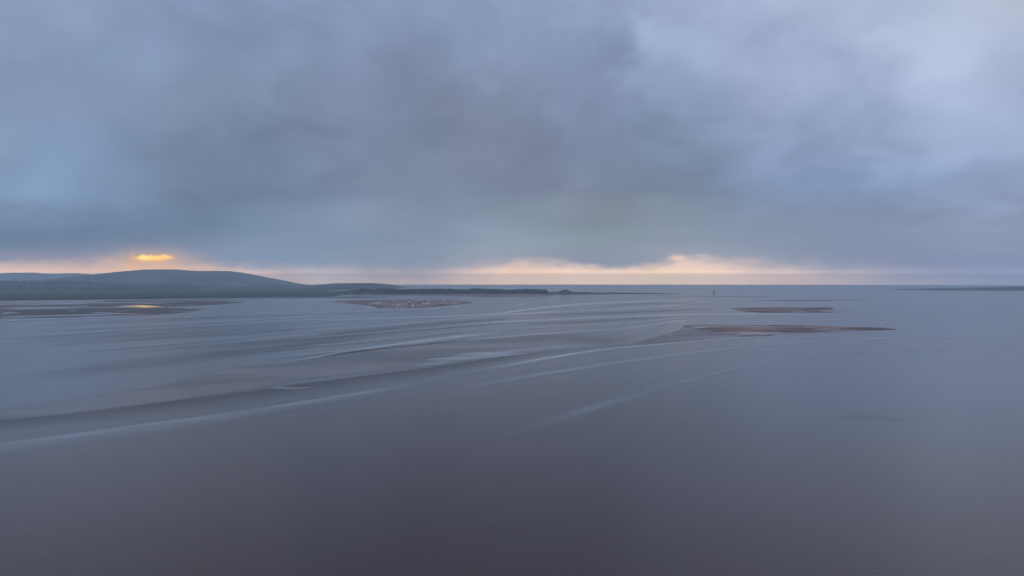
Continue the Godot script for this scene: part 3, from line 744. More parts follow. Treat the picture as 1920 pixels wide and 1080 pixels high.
		[[Vector2(-119.6, -588.6), Vector2(-90.3, -641.8), Vector2(-60.3, -701.2), Vector2(-35.2, -750.6), Vector2(-6.2, -792), Vector2(32.2, -823.7), Vector2(66.5, -850.5), Vector2(119.7, -901.1), Vector2(173.9, -927.2), Vector2(223.9, -954.9), Vector2(274.1, -974.3), Vector2(336.2, -977.6), Vector2(393.3, -967.7), Vector2(447, -953.3), Vector2(512.2, -936.3), Vector2(608.7, -927.2)], [Vector2(-116.1, -571.1), Vector2(-87.2, -619.7), Vector2(-57.8, -671.8), Vector2(-33.5, -713.4), Vector2(-5.8, -746.7), Vector2(30.3, -774.9), Vector2(62.4, -798.6), Vector2(112, -843), Vector2(163.4, -871.1), Vector2(210, -895.5), Vector2(256.7, -912.5), Vector2(316.8, -921.3), Vector2(373.2, -918.3), Vector2(425.9, -908.2), Vector2(489.9, -895.5), Vector2(586.1, -892.7)], Color(0.51, 0.48, 0.46), 0.95, 0, 0.30, calm],
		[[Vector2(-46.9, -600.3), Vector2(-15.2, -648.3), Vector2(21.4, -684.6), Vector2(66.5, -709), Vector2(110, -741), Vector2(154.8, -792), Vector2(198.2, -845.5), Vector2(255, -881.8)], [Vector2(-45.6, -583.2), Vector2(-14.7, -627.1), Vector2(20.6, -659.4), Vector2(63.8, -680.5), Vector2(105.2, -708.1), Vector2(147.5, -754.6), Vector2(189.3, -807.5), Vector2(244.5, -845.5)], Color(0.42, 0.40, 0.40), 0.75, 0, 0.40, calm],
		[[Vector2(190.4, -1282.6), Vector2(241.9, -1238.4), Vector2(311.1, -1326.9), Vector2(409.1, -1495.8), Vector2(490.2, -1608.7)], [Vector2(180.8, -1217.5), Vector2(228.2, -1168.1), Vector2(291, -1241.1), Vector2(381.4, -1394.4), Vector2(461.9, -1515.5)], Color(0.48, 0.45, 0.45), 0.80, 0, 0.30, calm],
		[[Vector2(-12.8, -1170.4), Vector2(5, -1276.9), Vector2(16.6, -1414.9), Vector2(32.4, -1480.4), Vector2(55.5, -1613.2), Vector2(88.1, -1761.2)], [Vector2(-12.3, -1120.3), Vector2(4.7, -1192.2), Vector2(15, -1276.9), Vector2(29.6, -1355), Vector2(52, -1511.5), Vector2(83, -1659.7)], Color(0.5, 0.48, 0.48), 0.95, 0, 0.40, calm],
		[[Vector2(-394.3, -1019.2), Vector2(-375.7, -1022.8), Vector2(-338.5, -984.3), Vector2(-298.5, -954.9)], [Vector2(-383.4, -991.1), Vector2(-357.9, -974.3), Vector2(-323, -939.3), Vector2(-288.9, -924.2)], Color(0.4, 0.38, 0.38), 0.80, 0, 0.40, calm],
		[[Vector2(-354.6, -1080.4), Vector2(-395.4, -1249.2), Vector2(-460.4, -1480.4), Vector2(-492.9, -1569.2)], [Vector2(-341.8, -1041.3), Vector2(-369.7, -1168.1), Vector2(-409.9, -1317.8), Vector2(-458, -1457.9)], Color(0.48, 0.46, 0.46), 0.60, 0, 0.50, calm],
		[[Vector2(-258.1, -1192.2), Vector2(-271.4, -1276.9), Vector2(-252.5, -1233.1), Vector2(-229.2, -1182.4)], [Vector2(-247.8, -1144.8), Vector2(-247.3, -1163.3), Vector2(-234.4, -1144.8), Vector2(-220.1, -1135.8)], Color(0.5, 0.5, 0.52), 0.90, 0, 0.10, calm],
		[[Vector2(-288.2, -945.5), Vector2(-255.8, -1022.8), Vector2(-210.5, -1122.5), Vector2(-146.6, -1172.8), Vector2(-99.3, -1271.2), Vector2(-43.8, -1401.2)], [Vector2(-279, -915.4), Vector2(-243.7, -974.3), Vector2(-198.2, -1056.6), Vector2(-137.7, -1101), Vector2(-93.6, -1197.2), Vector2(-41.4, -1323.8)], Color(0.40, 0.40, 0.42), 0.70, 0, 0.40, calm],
		[[Vector2(-1545, -1569.2), Vector2(-1325.1, -1599.7), Vector2(-1227.3, -1636.1), Vector2(-1121.7, -1708.9), Vector2(-1006.3, -1788.6), Vector2(-897.1, -1851.8), Vector2(-787.2, -1900.7), Vector2(-680.4, -1979.1)], [Vector2(-1435.5, -1457.9), Vector2(-1235.8, -1491.9), Vector2(-1142.9, -1523.5), Vector2(-1047.1, -1595.3), Vector2(-941.9, -1674.2), Vector2(-842.9, -1739.9), Vector2(-747.7, -1805.4), Vector2(-653.5, -1900.7)], Color(0.38, 0.37, 0.38), 0.90, 0, 0.20, pool],
		[[Vector2(-1101.7, -1330), Vector2(-1088.2, -1450.6), Vector2(-984.8, -1465.4), Vector2(-902.4, -1519.5)], [Vector2(-1008.5, -1217.5), Vector2(-962.2, -1282.6), Vector2(-877.6, -1305.8), Vector2(-840.3, -1414.9)], Color(0.2, 0.19, 0.2), 0.95, 0, 0.20, pool],
		[[Vector2(-755.3, -1006.7), Vector2(-760.5, -1026.4), Vector2(-745.5, -1019.2), Vector2(-715.1, -994.5)], [Vector2(-715.3, -953.3), Vector2(-705.2, -951.7), Vector2(-705.6, -964.5), Vector2(-695.8, -967.7)], Color(0.2, 0.19, 0.2), 0.95, 0, 0.20, pool],
		[[Vector2(-692.1, -1064.4), Vector2(-695.7, -1080.4), Vector2(-677.1, -1064.4)], [Vector2(-677.1, -1041.3), Vector2(-670.6, -1041.3), Vector2(-662.4, -1041.3)], Color(0.2, 0.19, 0.2), 0.95, 0, 0.20, pool],
		[[Vector2(-618.3, -1001.4), Vector2(-617.3, -1019.2), Vector2(-559.6, -980.9), Vector2(-503.4, -961.3)], [Vector2(-601.5, -974.3), Vector2(-590.1, -974.3), Vector2(-537.7, -942.4), Vector2(-487.1, -930.2)], Color(0.2, 0.19, 0.2), 0.95, 0, 0.20, pool],
		[[Vector2(-640.9, -901.1), Vector2(-620, -933.2), Vector2(-591.5, -958.1), Vector2(-559.6, -980.9)], [Vector2(-614, -863.2), Vector2(-589.4, -887.2), Vector2(-561.6, -909.6), Vector2(-541.2, -948.6)], Color(0.2, 0.19, 0.2), 0.95, 0, 0.20, pool],
		[[Vector2(-898.2, -1197.2), Vector2(-856.3, -1217.5), Vector2(-806, -1227.8)], [Vector2(-869.2, -1158.6), Vector2(-821.5, -1168.1), Vector2(-779.4, -1187.3)], Color(0.2, 0.19, 0.2), 0.95, 0, 0.20, pool],
		[[Vector2(-563.7, -1163.3), Vector2(-557.4, -1184.9), Vector2(-527.4, -1151.7)], [Vector2(-550.3, -1135.8), Vector2(-537.5, -1142.5), Vector2(-513.1, -1120.3)], Color(0.2, 0.19, 0.2), 0.95, 0, 0.20, pool],
		[[Vector2(-492.4, -1064.4), Vector2(-495.9, -1086.5), Vector2(-499.6, -1113.8)], [Vector2(-481.8, -1041.3), Vector2(-479.6, -1050.8), Vector2(-488.3, -1088.5)], Color(0.2, 0.19, 0.2), 0.95, 0, 0.20, pool],
		[[Vector2(-795.1, -1443.3), Vector2(-771.1, -1472.9), Vector2(-750, -1548.1)], [Vector2(-764.5, -1387.7), Vector2(-733.6, -1401.2), Vector2(-722.8, -1491.9)], Color(0.2, 0.19, 0.2), 0.95, 0, 0.20, pool],
		[[Vector2(-737, -1249.2), Vector2(-746.6, -1317.8), Vector2(-746.8, -1361.4), Vector2(-700.3, -1317.8), Vector2(-627.1, -1238.4)], [Vector2(-700.5, -1187.3), Vector2(-667.2, -1177.6), Vector2(-638.2, -1163.3), Vector2(-625.8, -1177.6), Vector2(-596.3, -1177.6)], Color(0.05, 0.05, 0.055), 1.00, 0, 0.00, mirror],
		[[Vector2(178.1, -701.2), Vector2(191.8, -701.2), Vector2(208.7, -693.6), Vector2(214.1, -681.3), Vector2(213, -654.9), Vector2(215.7, -641.8), Vector2(230.6, -652.7), Vector2(254.1, -677.3), Vector2(274.2, -687.8)], [Vector2(175.6, -691.1), Vector2(188.2, -687.8), Vector2(204.3, -678.9), Vector2(208.2, -662.5), Vector2(206.4, -634.7), Vector2(210.1, -625.1), Vector2(225, -636.8), Vector2(248.9, -663.2), Vector2(270.3, -678.1)], Color(0.48, 0.43, 0.43), 1.00, 0, 0.10, pool],
		[[Vector2(179.8, -657.2), Vector2(184.9, -622.4), Vector2(192.6, -600.9), Vector2(200.2, -587.4)], [Vector2(177, -646.8), Vector2(181.7, -611.8), Vector2(189, -589.8), Vector2(197.4, -579.1)], Color(0.48, 0.43, 0.43), 1.00, 0, 0.10, pool],
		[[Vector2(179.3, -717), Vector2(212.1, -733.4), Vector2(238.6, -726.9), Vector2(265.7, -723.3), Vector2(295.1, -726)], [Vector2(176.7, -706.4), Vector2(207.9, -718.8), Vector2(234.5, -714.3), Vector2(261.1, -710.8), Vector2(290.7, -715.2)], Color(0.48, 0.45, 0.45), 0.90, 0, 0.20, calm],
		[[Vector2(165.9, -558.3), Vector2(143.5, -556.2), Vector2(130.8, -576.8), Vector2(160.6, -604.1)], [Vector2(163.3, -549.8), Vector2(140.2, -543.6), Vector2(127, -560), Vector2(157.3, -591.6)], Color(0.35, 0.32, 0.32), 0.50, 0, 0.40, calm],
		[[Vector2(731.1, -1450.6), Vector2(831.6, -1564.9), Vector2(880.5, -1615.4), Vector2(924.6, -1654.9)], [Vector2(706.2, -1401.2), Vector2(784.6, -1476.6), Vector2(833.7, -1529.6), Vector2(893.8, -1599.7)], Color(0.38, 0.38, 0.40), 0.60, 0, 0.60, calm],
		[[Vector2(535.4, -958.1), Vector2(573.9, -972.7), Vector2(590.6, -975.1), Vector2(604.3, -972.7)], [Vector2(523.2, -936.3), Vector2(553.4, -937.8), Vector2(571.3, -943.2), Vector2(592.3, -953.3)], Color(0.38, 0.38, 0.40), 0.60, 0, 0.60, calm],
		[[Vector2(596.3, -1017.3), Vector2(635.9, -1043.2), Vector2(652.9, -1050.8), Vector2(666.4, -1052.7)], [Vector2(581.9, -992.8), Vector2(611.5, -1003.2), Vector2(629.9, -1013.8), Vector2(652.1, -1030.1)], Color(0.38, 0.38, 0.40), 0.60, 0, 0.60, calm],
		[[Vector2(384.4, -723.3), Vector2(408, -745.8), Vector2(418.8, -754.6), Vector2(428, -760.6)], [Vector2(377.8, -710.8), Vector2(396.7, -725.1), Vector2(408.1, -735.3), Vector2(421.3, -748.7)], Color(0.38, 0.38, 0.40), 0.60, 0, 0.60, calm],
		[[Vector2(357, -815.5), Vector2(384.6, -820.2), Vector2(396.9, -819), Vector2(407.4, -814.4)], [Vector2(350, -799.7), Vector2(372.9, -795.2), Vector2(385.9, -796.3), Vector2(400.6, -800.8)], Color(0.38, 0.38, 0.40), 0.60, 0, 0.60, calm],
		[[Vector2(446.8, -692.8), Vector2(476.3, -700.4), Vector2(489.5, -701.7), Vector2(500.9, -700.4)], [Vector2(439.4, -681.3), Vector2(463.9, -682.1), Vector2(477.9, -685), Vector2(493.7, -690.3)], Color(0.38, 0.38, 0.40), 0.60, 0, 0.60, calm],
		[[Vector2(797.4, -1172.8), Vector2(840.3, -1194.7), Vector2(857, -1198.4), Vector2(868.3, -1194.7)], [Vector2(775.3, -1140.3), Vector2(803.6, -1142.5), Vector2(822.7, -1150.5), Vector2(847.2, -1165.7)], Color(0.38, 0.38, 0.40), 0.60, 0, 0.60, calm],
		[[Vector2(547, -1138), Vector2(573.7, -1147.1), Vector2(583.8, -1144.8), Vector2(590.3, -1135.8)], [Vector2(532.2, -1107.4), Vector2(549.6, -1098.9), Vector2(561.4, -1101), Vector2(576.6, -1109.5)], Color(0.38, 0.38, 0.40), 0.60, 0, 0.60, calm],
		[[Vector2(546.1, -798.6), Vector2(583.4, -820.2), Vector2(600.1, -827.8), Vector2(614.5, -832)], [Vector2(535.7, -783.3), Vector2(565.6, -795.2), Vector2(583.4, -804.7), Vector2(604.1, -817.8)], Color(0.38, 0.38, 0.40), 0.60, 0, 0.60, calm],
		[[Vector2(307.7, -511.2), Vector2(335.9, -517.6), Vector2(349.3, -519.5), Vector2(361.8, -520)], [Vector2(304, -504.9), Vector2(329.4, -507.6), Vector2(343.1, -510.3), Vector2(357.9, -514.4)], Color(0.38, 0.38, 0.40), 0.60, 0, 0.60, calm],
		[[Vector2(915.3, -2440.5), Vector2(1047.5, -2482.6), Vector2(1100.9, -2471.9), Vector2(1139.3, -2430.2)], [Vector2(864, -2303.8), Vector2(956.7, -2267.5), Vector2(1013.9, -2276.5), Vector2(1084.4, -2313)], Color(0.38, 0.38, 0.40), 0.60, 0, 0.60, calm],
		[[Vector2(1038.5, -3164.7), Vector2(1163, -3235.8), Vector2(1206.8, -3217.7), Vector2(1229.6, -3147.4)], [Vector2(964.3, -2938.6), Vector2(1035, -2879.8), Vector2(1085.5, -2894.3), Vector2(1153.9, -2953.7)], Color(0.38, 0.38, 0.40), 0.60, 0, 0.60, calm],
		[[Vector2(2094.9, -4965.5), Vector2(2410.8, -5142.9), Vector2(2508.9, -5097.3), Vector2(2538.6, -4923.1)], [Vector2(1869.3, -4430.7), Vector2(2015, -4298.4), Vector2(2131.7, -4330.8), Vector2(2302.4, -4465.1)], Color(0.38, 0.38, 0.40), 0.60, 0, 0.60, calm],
		[[Vector2(-443.8, -835.8), Vector2(-360, -893.5), Vector2(-249.5, -984.3), Vector2(-113.6, -1091.6)], [Vector2(-434, -817.3), Vector2(-348, -863.7), Vector2(-240.4, -948.3), Vector2(-110.8, -1064.7)], mud, 0.19, 0, 0.60, dull],
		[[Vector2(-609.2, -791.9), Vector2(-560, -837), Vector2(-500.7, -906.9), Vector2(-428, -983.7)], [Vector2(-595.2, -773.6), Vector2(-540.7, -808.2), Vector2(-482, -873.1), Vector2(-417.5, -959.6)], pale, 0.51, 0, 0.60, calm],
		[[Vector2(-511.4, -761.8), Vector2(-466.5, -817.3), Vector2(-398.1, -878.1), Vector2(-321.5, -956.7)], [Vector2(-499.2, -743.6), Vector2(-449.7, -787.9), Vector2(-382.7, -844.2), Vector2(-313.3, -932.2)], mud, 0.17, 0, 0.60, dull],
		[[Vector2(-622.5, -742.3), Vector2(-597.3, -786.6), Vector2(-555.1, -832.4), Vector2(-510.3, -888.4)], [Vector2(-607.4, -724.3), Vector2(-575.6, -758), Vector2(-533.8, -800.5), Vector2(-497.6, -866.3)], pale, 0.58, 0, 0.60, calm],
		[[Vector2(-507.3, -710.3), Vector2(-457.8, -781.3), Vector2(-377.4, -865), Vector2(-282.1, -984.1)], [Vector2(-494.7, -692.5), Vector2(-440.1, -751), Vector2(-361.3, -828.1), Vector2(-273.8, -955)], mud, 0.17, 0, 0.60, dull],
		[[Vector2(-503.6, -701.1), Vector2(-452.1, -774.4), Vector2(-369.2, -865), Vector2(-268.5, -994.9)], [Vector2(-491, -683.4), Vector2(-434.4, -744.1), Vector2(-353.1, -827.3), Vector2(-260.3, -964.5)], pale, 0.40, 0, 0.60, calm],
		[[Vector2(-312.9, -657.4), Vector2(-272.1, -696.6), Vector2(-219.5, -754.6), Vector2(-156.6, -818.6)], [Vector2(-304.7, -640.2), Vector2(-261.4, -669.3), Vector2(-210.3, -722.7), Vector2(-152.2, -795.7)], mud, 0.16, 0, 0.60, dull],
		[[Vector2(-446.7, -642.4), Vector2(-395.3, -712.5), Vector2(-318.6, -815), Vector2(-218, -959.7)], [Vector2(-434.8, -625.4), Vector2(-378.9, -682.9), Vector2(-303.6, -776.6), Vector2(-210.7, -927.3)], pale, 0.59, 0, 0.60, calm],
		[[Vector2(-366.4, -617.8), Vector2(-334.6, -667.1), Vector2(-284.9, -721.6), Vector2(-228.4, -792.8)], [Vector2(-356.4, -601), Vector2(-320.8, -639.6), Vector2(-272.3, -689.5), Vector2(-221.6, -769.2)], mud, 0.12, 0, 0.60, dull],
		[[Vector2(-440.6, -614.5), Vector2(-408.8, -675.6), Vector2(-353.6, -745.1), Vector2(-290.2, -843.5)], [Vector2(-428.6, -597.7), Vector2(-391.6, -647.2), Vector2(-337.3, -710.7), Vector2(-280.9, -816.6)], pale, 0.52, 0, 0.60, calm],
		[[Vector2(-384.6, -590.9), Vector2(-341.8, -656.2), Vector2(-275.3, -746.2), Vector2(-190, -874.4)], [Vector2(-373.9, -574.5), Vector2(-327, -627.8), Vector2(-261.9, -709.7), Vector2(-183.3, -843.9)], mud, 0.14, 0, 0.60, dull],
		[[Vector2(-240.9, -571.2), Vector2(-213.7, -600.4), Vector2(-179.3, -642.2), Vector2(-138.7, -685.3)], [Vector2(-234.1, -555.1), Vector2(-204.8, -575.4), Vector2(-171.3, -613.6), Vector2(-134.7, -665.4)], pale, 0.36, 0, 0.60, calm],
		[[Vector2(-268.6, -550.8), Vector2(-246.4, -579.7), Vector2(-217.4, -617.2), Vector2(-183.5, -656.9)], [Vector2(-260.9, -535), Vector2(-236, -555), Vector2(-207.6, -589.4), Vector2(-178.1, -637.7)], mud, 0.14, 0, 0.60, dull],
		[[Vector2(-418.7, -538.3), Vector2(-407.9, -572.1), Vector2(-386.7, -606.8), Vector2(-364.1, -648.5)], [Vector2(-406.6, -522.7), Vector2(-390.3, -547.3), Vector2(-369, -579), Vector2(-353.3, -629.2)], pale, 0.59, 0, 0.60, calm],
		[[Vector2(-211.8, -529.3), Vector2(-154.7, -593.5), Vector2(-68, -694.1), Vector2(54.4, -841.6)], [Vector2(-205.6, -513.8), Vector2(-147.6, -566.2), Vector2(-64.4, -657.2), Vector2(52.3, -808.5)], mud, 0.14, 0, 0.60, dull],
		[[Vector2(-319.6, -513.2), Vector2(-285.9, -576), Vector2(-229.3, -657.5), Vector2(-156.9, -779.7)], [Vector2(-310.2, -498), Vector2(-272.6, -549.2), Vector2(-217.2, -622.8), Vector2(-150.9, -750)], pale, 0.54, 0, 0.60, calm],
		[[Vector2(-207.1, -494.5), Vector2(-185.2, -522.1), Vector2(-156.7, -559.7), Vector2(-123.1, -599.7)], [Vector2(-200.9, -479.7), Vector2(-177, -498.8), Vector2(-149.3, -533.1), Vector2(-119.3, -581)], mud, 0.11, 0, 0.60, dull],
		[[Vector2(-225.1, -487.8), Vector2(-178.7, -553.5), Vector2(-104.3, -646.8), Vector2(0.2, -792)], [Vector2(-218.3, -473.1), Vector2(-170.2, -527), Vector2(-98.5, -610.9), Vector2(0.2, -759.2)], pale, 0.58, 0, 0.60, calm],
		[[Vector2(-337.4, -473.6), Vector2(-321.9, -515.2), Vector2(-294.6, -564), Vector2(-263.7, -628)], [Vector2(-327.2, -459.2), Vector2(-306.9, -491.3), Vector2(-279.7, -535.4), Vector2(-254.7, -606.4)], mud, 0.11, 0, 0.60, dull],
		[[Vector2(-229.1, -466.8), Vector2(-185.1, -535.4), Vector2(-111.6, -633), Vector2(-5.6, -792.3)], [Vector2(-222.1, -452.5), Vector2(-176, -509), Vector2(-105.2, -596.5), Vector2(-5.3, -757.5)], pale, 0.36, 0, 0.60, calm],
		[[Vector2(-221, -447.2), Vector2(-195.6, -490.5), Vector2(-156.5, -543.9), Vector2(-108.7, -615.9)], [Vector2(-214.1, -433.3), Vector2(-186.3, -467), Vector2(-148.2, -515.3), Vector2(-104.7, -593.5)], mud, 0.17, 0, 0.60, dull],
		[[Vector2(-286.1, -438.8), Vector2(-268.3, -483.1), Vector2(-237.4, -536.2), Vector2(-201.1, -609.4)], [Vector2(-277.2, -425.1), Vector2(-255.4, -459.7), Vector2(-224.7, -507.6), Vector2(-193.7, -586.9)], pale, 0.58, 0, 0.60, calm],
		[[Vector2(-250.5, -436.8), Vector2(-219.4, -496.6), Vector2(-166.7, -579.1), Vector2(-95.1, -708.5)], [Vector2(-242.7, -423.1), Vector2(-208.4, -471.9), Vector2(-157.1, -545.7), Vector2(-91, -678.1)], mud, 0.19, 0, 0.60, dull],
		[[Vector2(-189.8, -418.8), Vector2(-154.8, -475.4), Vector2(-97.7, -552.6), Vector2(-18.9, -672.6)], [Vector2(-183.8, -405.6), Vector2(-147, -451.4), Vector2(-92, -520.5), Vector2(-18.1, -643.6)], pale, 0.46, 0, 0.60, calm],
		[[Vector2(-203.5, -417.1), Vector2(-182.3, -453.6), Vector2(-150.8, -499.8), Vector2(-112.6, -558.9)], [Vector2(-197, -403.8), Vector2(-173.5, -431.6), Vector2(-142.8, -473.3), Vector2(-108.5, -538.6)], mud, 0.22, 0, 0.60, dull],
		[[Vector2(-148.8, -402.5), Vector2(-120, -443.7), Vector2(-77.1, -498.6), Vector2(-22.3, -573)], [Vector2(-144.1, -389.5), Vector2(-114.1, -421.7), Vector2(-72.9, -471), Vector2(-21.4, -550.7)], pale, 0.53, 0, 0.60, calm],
		[[Vector2(-183.1, -585.6), Vector2(-129.7, -691.1), Vector2(-63.1, -807.5), Vector2(14, -895.5)], [Vector2(-166.2, -531.5), Vector2(-115.8, -617), Vector2(-56.7, -726), Vector2(12.8, -819)], mud, 0.25, 0, 0.50, dull],
		[[Vector2(29.4, -939.3), Vector2(126.5, -1012), Vector2(242.8, -1109.5), Vector2(377.4, -1207.2)], [Vector2(27.6, -881.8), Vector2(116.7, -933.2), Vector2(222.2, -1015.6), Vector2(353.6, -1131.3)], mud, 0.30, 0, 0.50, dull],
		[[Vector2(0, -744.8), Vector2(74.3, -792), Vector2(146.7, -853), Vector2(210, -895.5)], [Vector2(0, -708.1), Vector2(69.3, -739.1), Vector2(136.9, -796.3), Vector2(201.2, -858.1)], mud, 0.28, 0, 0.50, dull],
		[[Vector2(415.7, -2313), Vector2(569.2, -2276.5), Vector2(706.9, -2206.7), Vector2(869.9, -2141)], [Vector2(384.8, -2141), Vector2(519.9, -2079.2), Vector2(647.4, -2020.8), Vector2(809.7, -1992.8)], mud, 0.30, 0, 0.50, dull],
		[[Vector2(133.2, -1217.5), Vector2(240.9, -1401.2), Vector2(335.5, -1480.4), Vector2(427.6, -1367.9)], [Vector2(127.8, -1168.1), Vector2(227.6, -1323.8), Vector2(313, -1381), Vector2(404.5, -1294.1)], mud, 0.23, 0, 0.50, dull],
		[[Vector2(-422.3, -562.7), Vector2(-366.6, -617), Vector2(-288.3, -682.9), Vector2(-197.9, -744.8)], [Vector2(-359.1, -478.4), Vector2(-301.9, -508), Vector2(-237.5, -562.7), Vector2(-171.3, -644.7)], mud, 0.15, 0, 0.50, dull],
		[[Vector2(-247.9, -330.1), Vector2(-232.2, -390.7), Vector2(-197.1, -466.8), Vector2(-148.1, -557.2), Vector2(-91.7, -652)], [Vector2(-217.9, -290.1), Vector2(-195.1, -328.2), Vector2(-165, -390.7), Vector2(-128.3, -482.5), Vector2(-82.4, -585.6)], mud, 0.17, 0, 0.50, dull],
		[[Vector2(104.1, -221.8), Vector2(115.5, -230.7), Vector2(124.9, -227.9), Vector2(132.3, -216.7)], [Vector2(102.5, -218.4), Vector2(111.9, -223.5), Vector2(121, -220.9), Vector2(130.3, -213.5)], mud, 0.10, 0, 0.50, dull]
	]
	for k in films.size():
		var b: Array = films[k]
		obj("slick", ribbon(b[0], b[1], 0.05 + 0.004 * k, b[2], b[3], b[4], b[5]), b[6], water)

	# ------------------------------------------------ woods
	var rng := RandomNumberGenerator.new()
	rng.seed = 31
	var leaf := vertex_paint(0.95, 0.2)
	var round_clump := clump_mesh(rng, 1.6)
	var pine_clump := clump_mesh(rng, 2.3)
	var spots := []
	for k in 5200:
		var x := rng.randf_range(wood_crest[0].x * 0.75, wood_crest[12].x)
		var z: float = wood_crest[0].z + rng.randf_range(-250.0, 820.0)
		if fine.get_noise_2d(x * 0.1, z * 0.1) < -0.1 and rng.randf() < 0.8:
			continue
		var s := rng.randf_range(4.0, 7.5)
		var tone := rng.randf_range(0.6, 1.3)
		spots.append([Transform3D(Basis(Vector3.UP, rng.randf() * TAU).scaled(Vector3(s, s * rng.randf_range(0.8, 1.1), s)), Vector3(x, ridge_height(wood_crest, x, z, 1150.0, 900.0, 0.3) - 3.5, z)), Color(0.026, 0.032, 0.020) * tone])
	woodland("woodland", round_clump, spots, "dark broadleaf woods covering the near ridge on the left", leaf)
	spots = []
	for k in 5200:
		var x := rng.randf_range(dune_crest[2].x, dune_crest[15].x)
		var z: float = dune_crest[0].z + rng.randf_range(-150.0, 95.0)
		if x > dune_crest[12].x and rng.randf() < 0.5:
			continue
		if rng.randf() > smoothstep(dune_crest[2].x, dune_crest[8].x, x) + 0.1:
			continue
		var stand := soft.get_noise_2d(x * 0.5, 10.0)
		var s := rng.randf_range(1.6, 3.6) * (1.0 + stand * 0.5)
		var tone := rng.randf_range(0.6, 1.3)
		spots.append([Transform3D(Basis(Vector3.UP, rng.randf() * TAU).scaled(Vector3(s * 0.8, s * 0.95, s * 0.8)), Vector3(x, ridge_height(dune_crest, x, z, 150.0, 260.0, 0.3) - 1.2, z)), Color(0.034, 0.038, 0.028) * tone])
	woodland("pine_woodland", pine_clump, spots, "dark pine plantation along the dune point left of centre", leaf)

	# single trees that stand up against the sky
	var bark := paint(Color(0.05, 0.042, 0.035), 0.95, 0.2)
	var trees := [
		[-1783.4, -5200.0, 9.0, "spreading hedgerow tree at the foot of the rounded hill's right slope"],
		[-1690, -5200.0, 11.0, "largest lone tree on the low skyline right of the rounded hill"],
		[-1616.9, -5200.0, 6.0, "small tree on the low skyline, right of the largest lone tree"],
		[-1218.7, -5200.0, 6.5, "small lone tree on top of the headland above the mussel bed"],
		[-106, -2560.0, 9.5, "tallest pine standing above the dune woods"],
	]
	for t in trees:
		var pine: bool = t[1] > -4000.0
		var y: float = ridge_height(dune_crest, t[0], t[1], 150.0, 260.0, 0.3) if pine else ridge_height(head_crest, t[0], t[1], 1700.0, 900.0, 0.25)
		var o := base("pine_tree" if pine else "tree", Vector3(t[0], y - 0.5, t[1]), rng.randf() * TAU)
		tag(o, t[3], "tree", "trees on the skyline")
		var h: float = t[2]
		obj("trunk", lathe([Vector2(0.42, 0.0), Vector2(0.30, h * 0.2), Vector2(0.22, h * 0.5), Vector2(0.05, h * 0.85)], 9), bark, o)
		var limbs := SurfaceTool.new()
		limbs.begin(Mesh.PRIMITIVE_TRIANGLES)
		for k in 6:
			var arm := CylinderMesh.new()
			arm.bottom_radius = 0.14
			arm.top_radius = 0.04
			arm.height = h * 0.4
			arm.radial_segments = 6
			var b := Basis(Vector3.UP, TAU * k / 6.0 + rng.randf() * 0.5) * Basis(Vector3.RIGHT, 0.9)
			limbs.append_from(arm, 0, Transform3D(b, Vector3(0, h * (0.38 + 0.05 * k), 0) + b.y * h * 0.2))
		obj("limbs", limbs.commit(), bark, o)
		at(obj("crown", leafy_crown(rng, Vector3(h * 0.62, h * 0.40, h * 0.55) if not pine else Vector3(h * 0.4, h * 0.42, h * 0.4), 700), leaf, o), Vector3(0, h * 0.64, 0))

	# ------------------------------------------------ lighthouse
	var iron := paint(Color(0.030, 0.031, 0.034), 0.7, 0.4)
	var rust := paint(Color(0.060, 0.036, 0.026), 0.85, 0.3)
	var stone := paint(Color(0.060, 0.056, 0.050), 0.9, 0.3)
	var pane := StandardMaterial3D.new()
	pane.albedo_color = Color(0.5, 0.55, 0.6, 0.25)
	pane.transparency = BaseMaterial3D.TRANSPARENCY_ALPHA
	pane.roughness = 0.05
	var lh := base("lighthouse", Vector3(756.6, 0.0, -2559.8))
	lh.scale = Vector3.ONE * 0.78
	tag(lh, "dark abandoned iron lighthouse standing alone in the shallows off the point", "lighthouse")
	obj("plinth", lathe([Vector2(6.2, -0.8), Vector2(5.6, 0.4), Vector2(4.4, 1.1), Vector2(3.9, 1.4), Vector2(0.0, 1.4)], 28), stone, lh)
	obj("tower", lathe([Vector2(3.75, 1.3), Vector2(3.2, 3.0), Vector2(2.7, 5.2), Vector2(2.35, 7.6), Vector2(2.1, 10.2), Vector2(2.0, 12.2), Vector2(0.0, 12.2)], 28), iron, lh)
	for k in 6:
		var y := 2.9 + 1.75 * k
		var r := lerpf(3.25, 2.06, pow(k / 5.0, 0.7))
		obj("flange", lathe([Vector2(r - 0.1, y - 0.09), Vector2(r + 0.12, y - 0.09), Vector2(r + 0.12, y + 0.09), Vector2(r - 0.1, y + 0.09)], 28), rust, lh)
	obj("gallery", lathe([Vector2(1.9, 11.6), Vector2(2.5, 12.0), Vector2(3.0, 12.3), Vector2(3.0, 12.5), Vector2(0.0, 12.5)], 28), iron, lh)
	var rail := TorusMesh.new()
	rail.inner_radius = 2.82
	rail.outer_radius = 2.94
	rail.rings = 32
	rail.ring_segments = 8
	at(obj("rail", rail, iron, lh), Vector3(0, 13.5, 0))
	for k in 12:
		var post := CylinderMesh.new()
		post.top_radius = 0.05
		post.bottom_radius = 0.05
		post.height = 1.0
		post.radial_segments = 6
		at(obj("rail_post", post, iron, lh), Vector3(cos(TAU * k / 12.0) * 2.88, 13.0, sin(TAU * k / 12.0) * 2.88))
	obj("lantern", lathe([Vector2(1.35, 12.5), Vector2(1.35, 13.2), Vector2(1.15, 13.2)], 16), iron, lh)
	obj("lantern_glass", lathe([Vector2(1.2, 13.2), Vector2(1.2, 15.0)], 16), pane, lh)
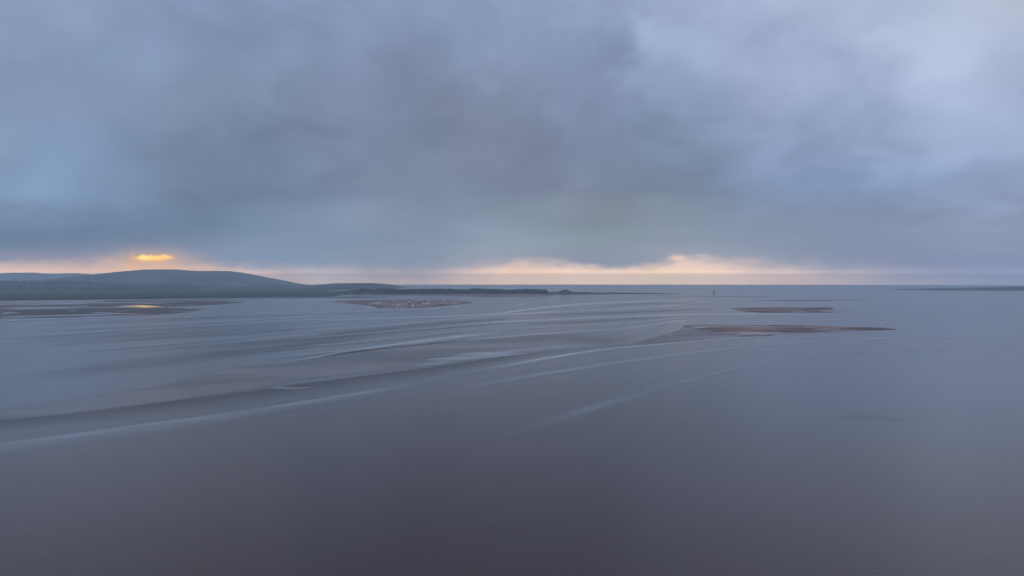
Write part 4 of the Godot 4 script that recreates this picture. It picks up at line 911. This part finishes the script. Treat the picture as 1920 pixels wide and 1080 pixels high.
	for k in 8:
		at(obj("glazing_bar", box_mesh(Vector3(0.10, 1.8, 0.10)), iron, lh), Vector3(cos(TAU * k / 8.0) * 1.27, 14.1, sin(TAU * k / 8.0) * 1.27))
	obj("roof", lathe([Vector2(1.55, 14.9), Vector2(1.5, 15.05), Vector2(1.0, 15.7), Vector2(0.4, 16.1), Vector2(0.12, 16.3), Vector2(0.12, 17.0), Vector2(0.0, 17.1)], 16), iron, lh)
	at(obj("door", box_mesh(Vector3(1.0, 2.0, 0.25)), rust, lh), Vector3(0.0, 2.45, 3.40), Vector3(-0.30, 0, 0))
	for k in 2:
		at(obj("window", box_mesh(Vector3(0.5, 0.8, 0.2)), pane, lh), Vector3(0.0, 6.2 + 3.4 * k, 2.52 - 0.36 * k), Vector3(-0.10, 0, 0))

	# ------------------------------------------------ channel marker on the left mudflat
	var mk := base("marker_post", Vector3(-790.8, -0.2, -1840))
	tag(mk, "slim wooden marker post on the mud at the edge of the saltmarsh", "marker post")
	obj("post", lathe([Vector2(0.24, 0.0), Vector2(0.20, 4.6), Vector2(0.0, 4.65)], 10), bark, mk)
	obj("topmark", lathe([Vector2(0.0, 4.5), Vector2(0.62, 4.6), Vector2(0.5, 5.5), Vector2(0.0, 5.6)], 10), paint(Color(0.45, 0.44, 0.42), 0.8), mk)
	at(obj("brace", box_mesh(Vector3(0.14, 3.0, 0.14)), bark, mk), Vector3(0.75, 1.35, 0.0), Vector3(0, 0, 0.5))

	# ------------------------------------------------ cottages below the hill
	var lime := paint(Color(0.62, 0.61, 0.58), 0.9, 0.3)
	var slate := paint(Color(0.07, 0.07, 0.08), 0.7, 0.4)
	var dark := paint(Color(0.03, 0.035, 0.04), 0.2, 0.5)
	var cots := [
		[-1973.2, -3980.0, 0.3, 1.25, "whitewashed cottage with slate roof on the wooded ridge below the rounded hill"],
		[-1979.2, -4700.0, -0.4, 0.9, "smaller pale cottage farther right at the foot of the rounded hill"],
	]
	for s in cots:
		var y := maxf(maxf(ridge_height(wood_crest, s[0], s[1], 1150.0, 900.0, 0.3), ridge_height(hill_crest, s[0], s[1], 2400.0, 2200.0, 0.3)), ridge_height(head_crest, s[0], s[1], 1700.0, 900.0, 0.25))
		var o := base("cottage", Vector3(s[0], y, s[1]), s[2])
		o.scale = Vector3.ONE * s[3]
		tag(o, s[4], "cottage", "pale cottages below the hill")
		at(obj("wall", box_mesh(Vector3(11, 7.0, 6.4)), lime, o), Vector3(0, 2.5, 0))
		var roof := PrismMesh.new()
		roof.size = Vector3(7.2, 3.0, 11.8)
		at(obj("roof", roof, slate, o), Vector3(0, 7.503, 0), Vector3(0, PI / 2, 0))
		for k in 2:
			at(obj("chimney", box_mesh(Vector3(0.9, 1.9, 0.9)), lime, o), Vector3(-4.6 + 9.2 * k, 9.0, 0))
		for k in 4:
			at(obj("window", box_mesh(Vector3(1.1, 1.2, 0.12)), dark, o), Vector3(-3.2 + 6.4 * (k % 2), 1.6 + 2.6 * (k / 2), 3.24))
		at(obj("door", box_mesh(Vector3(1.0, 2.1, 0.12)), dark, o), Vector3(0, 1.05, 3.24))
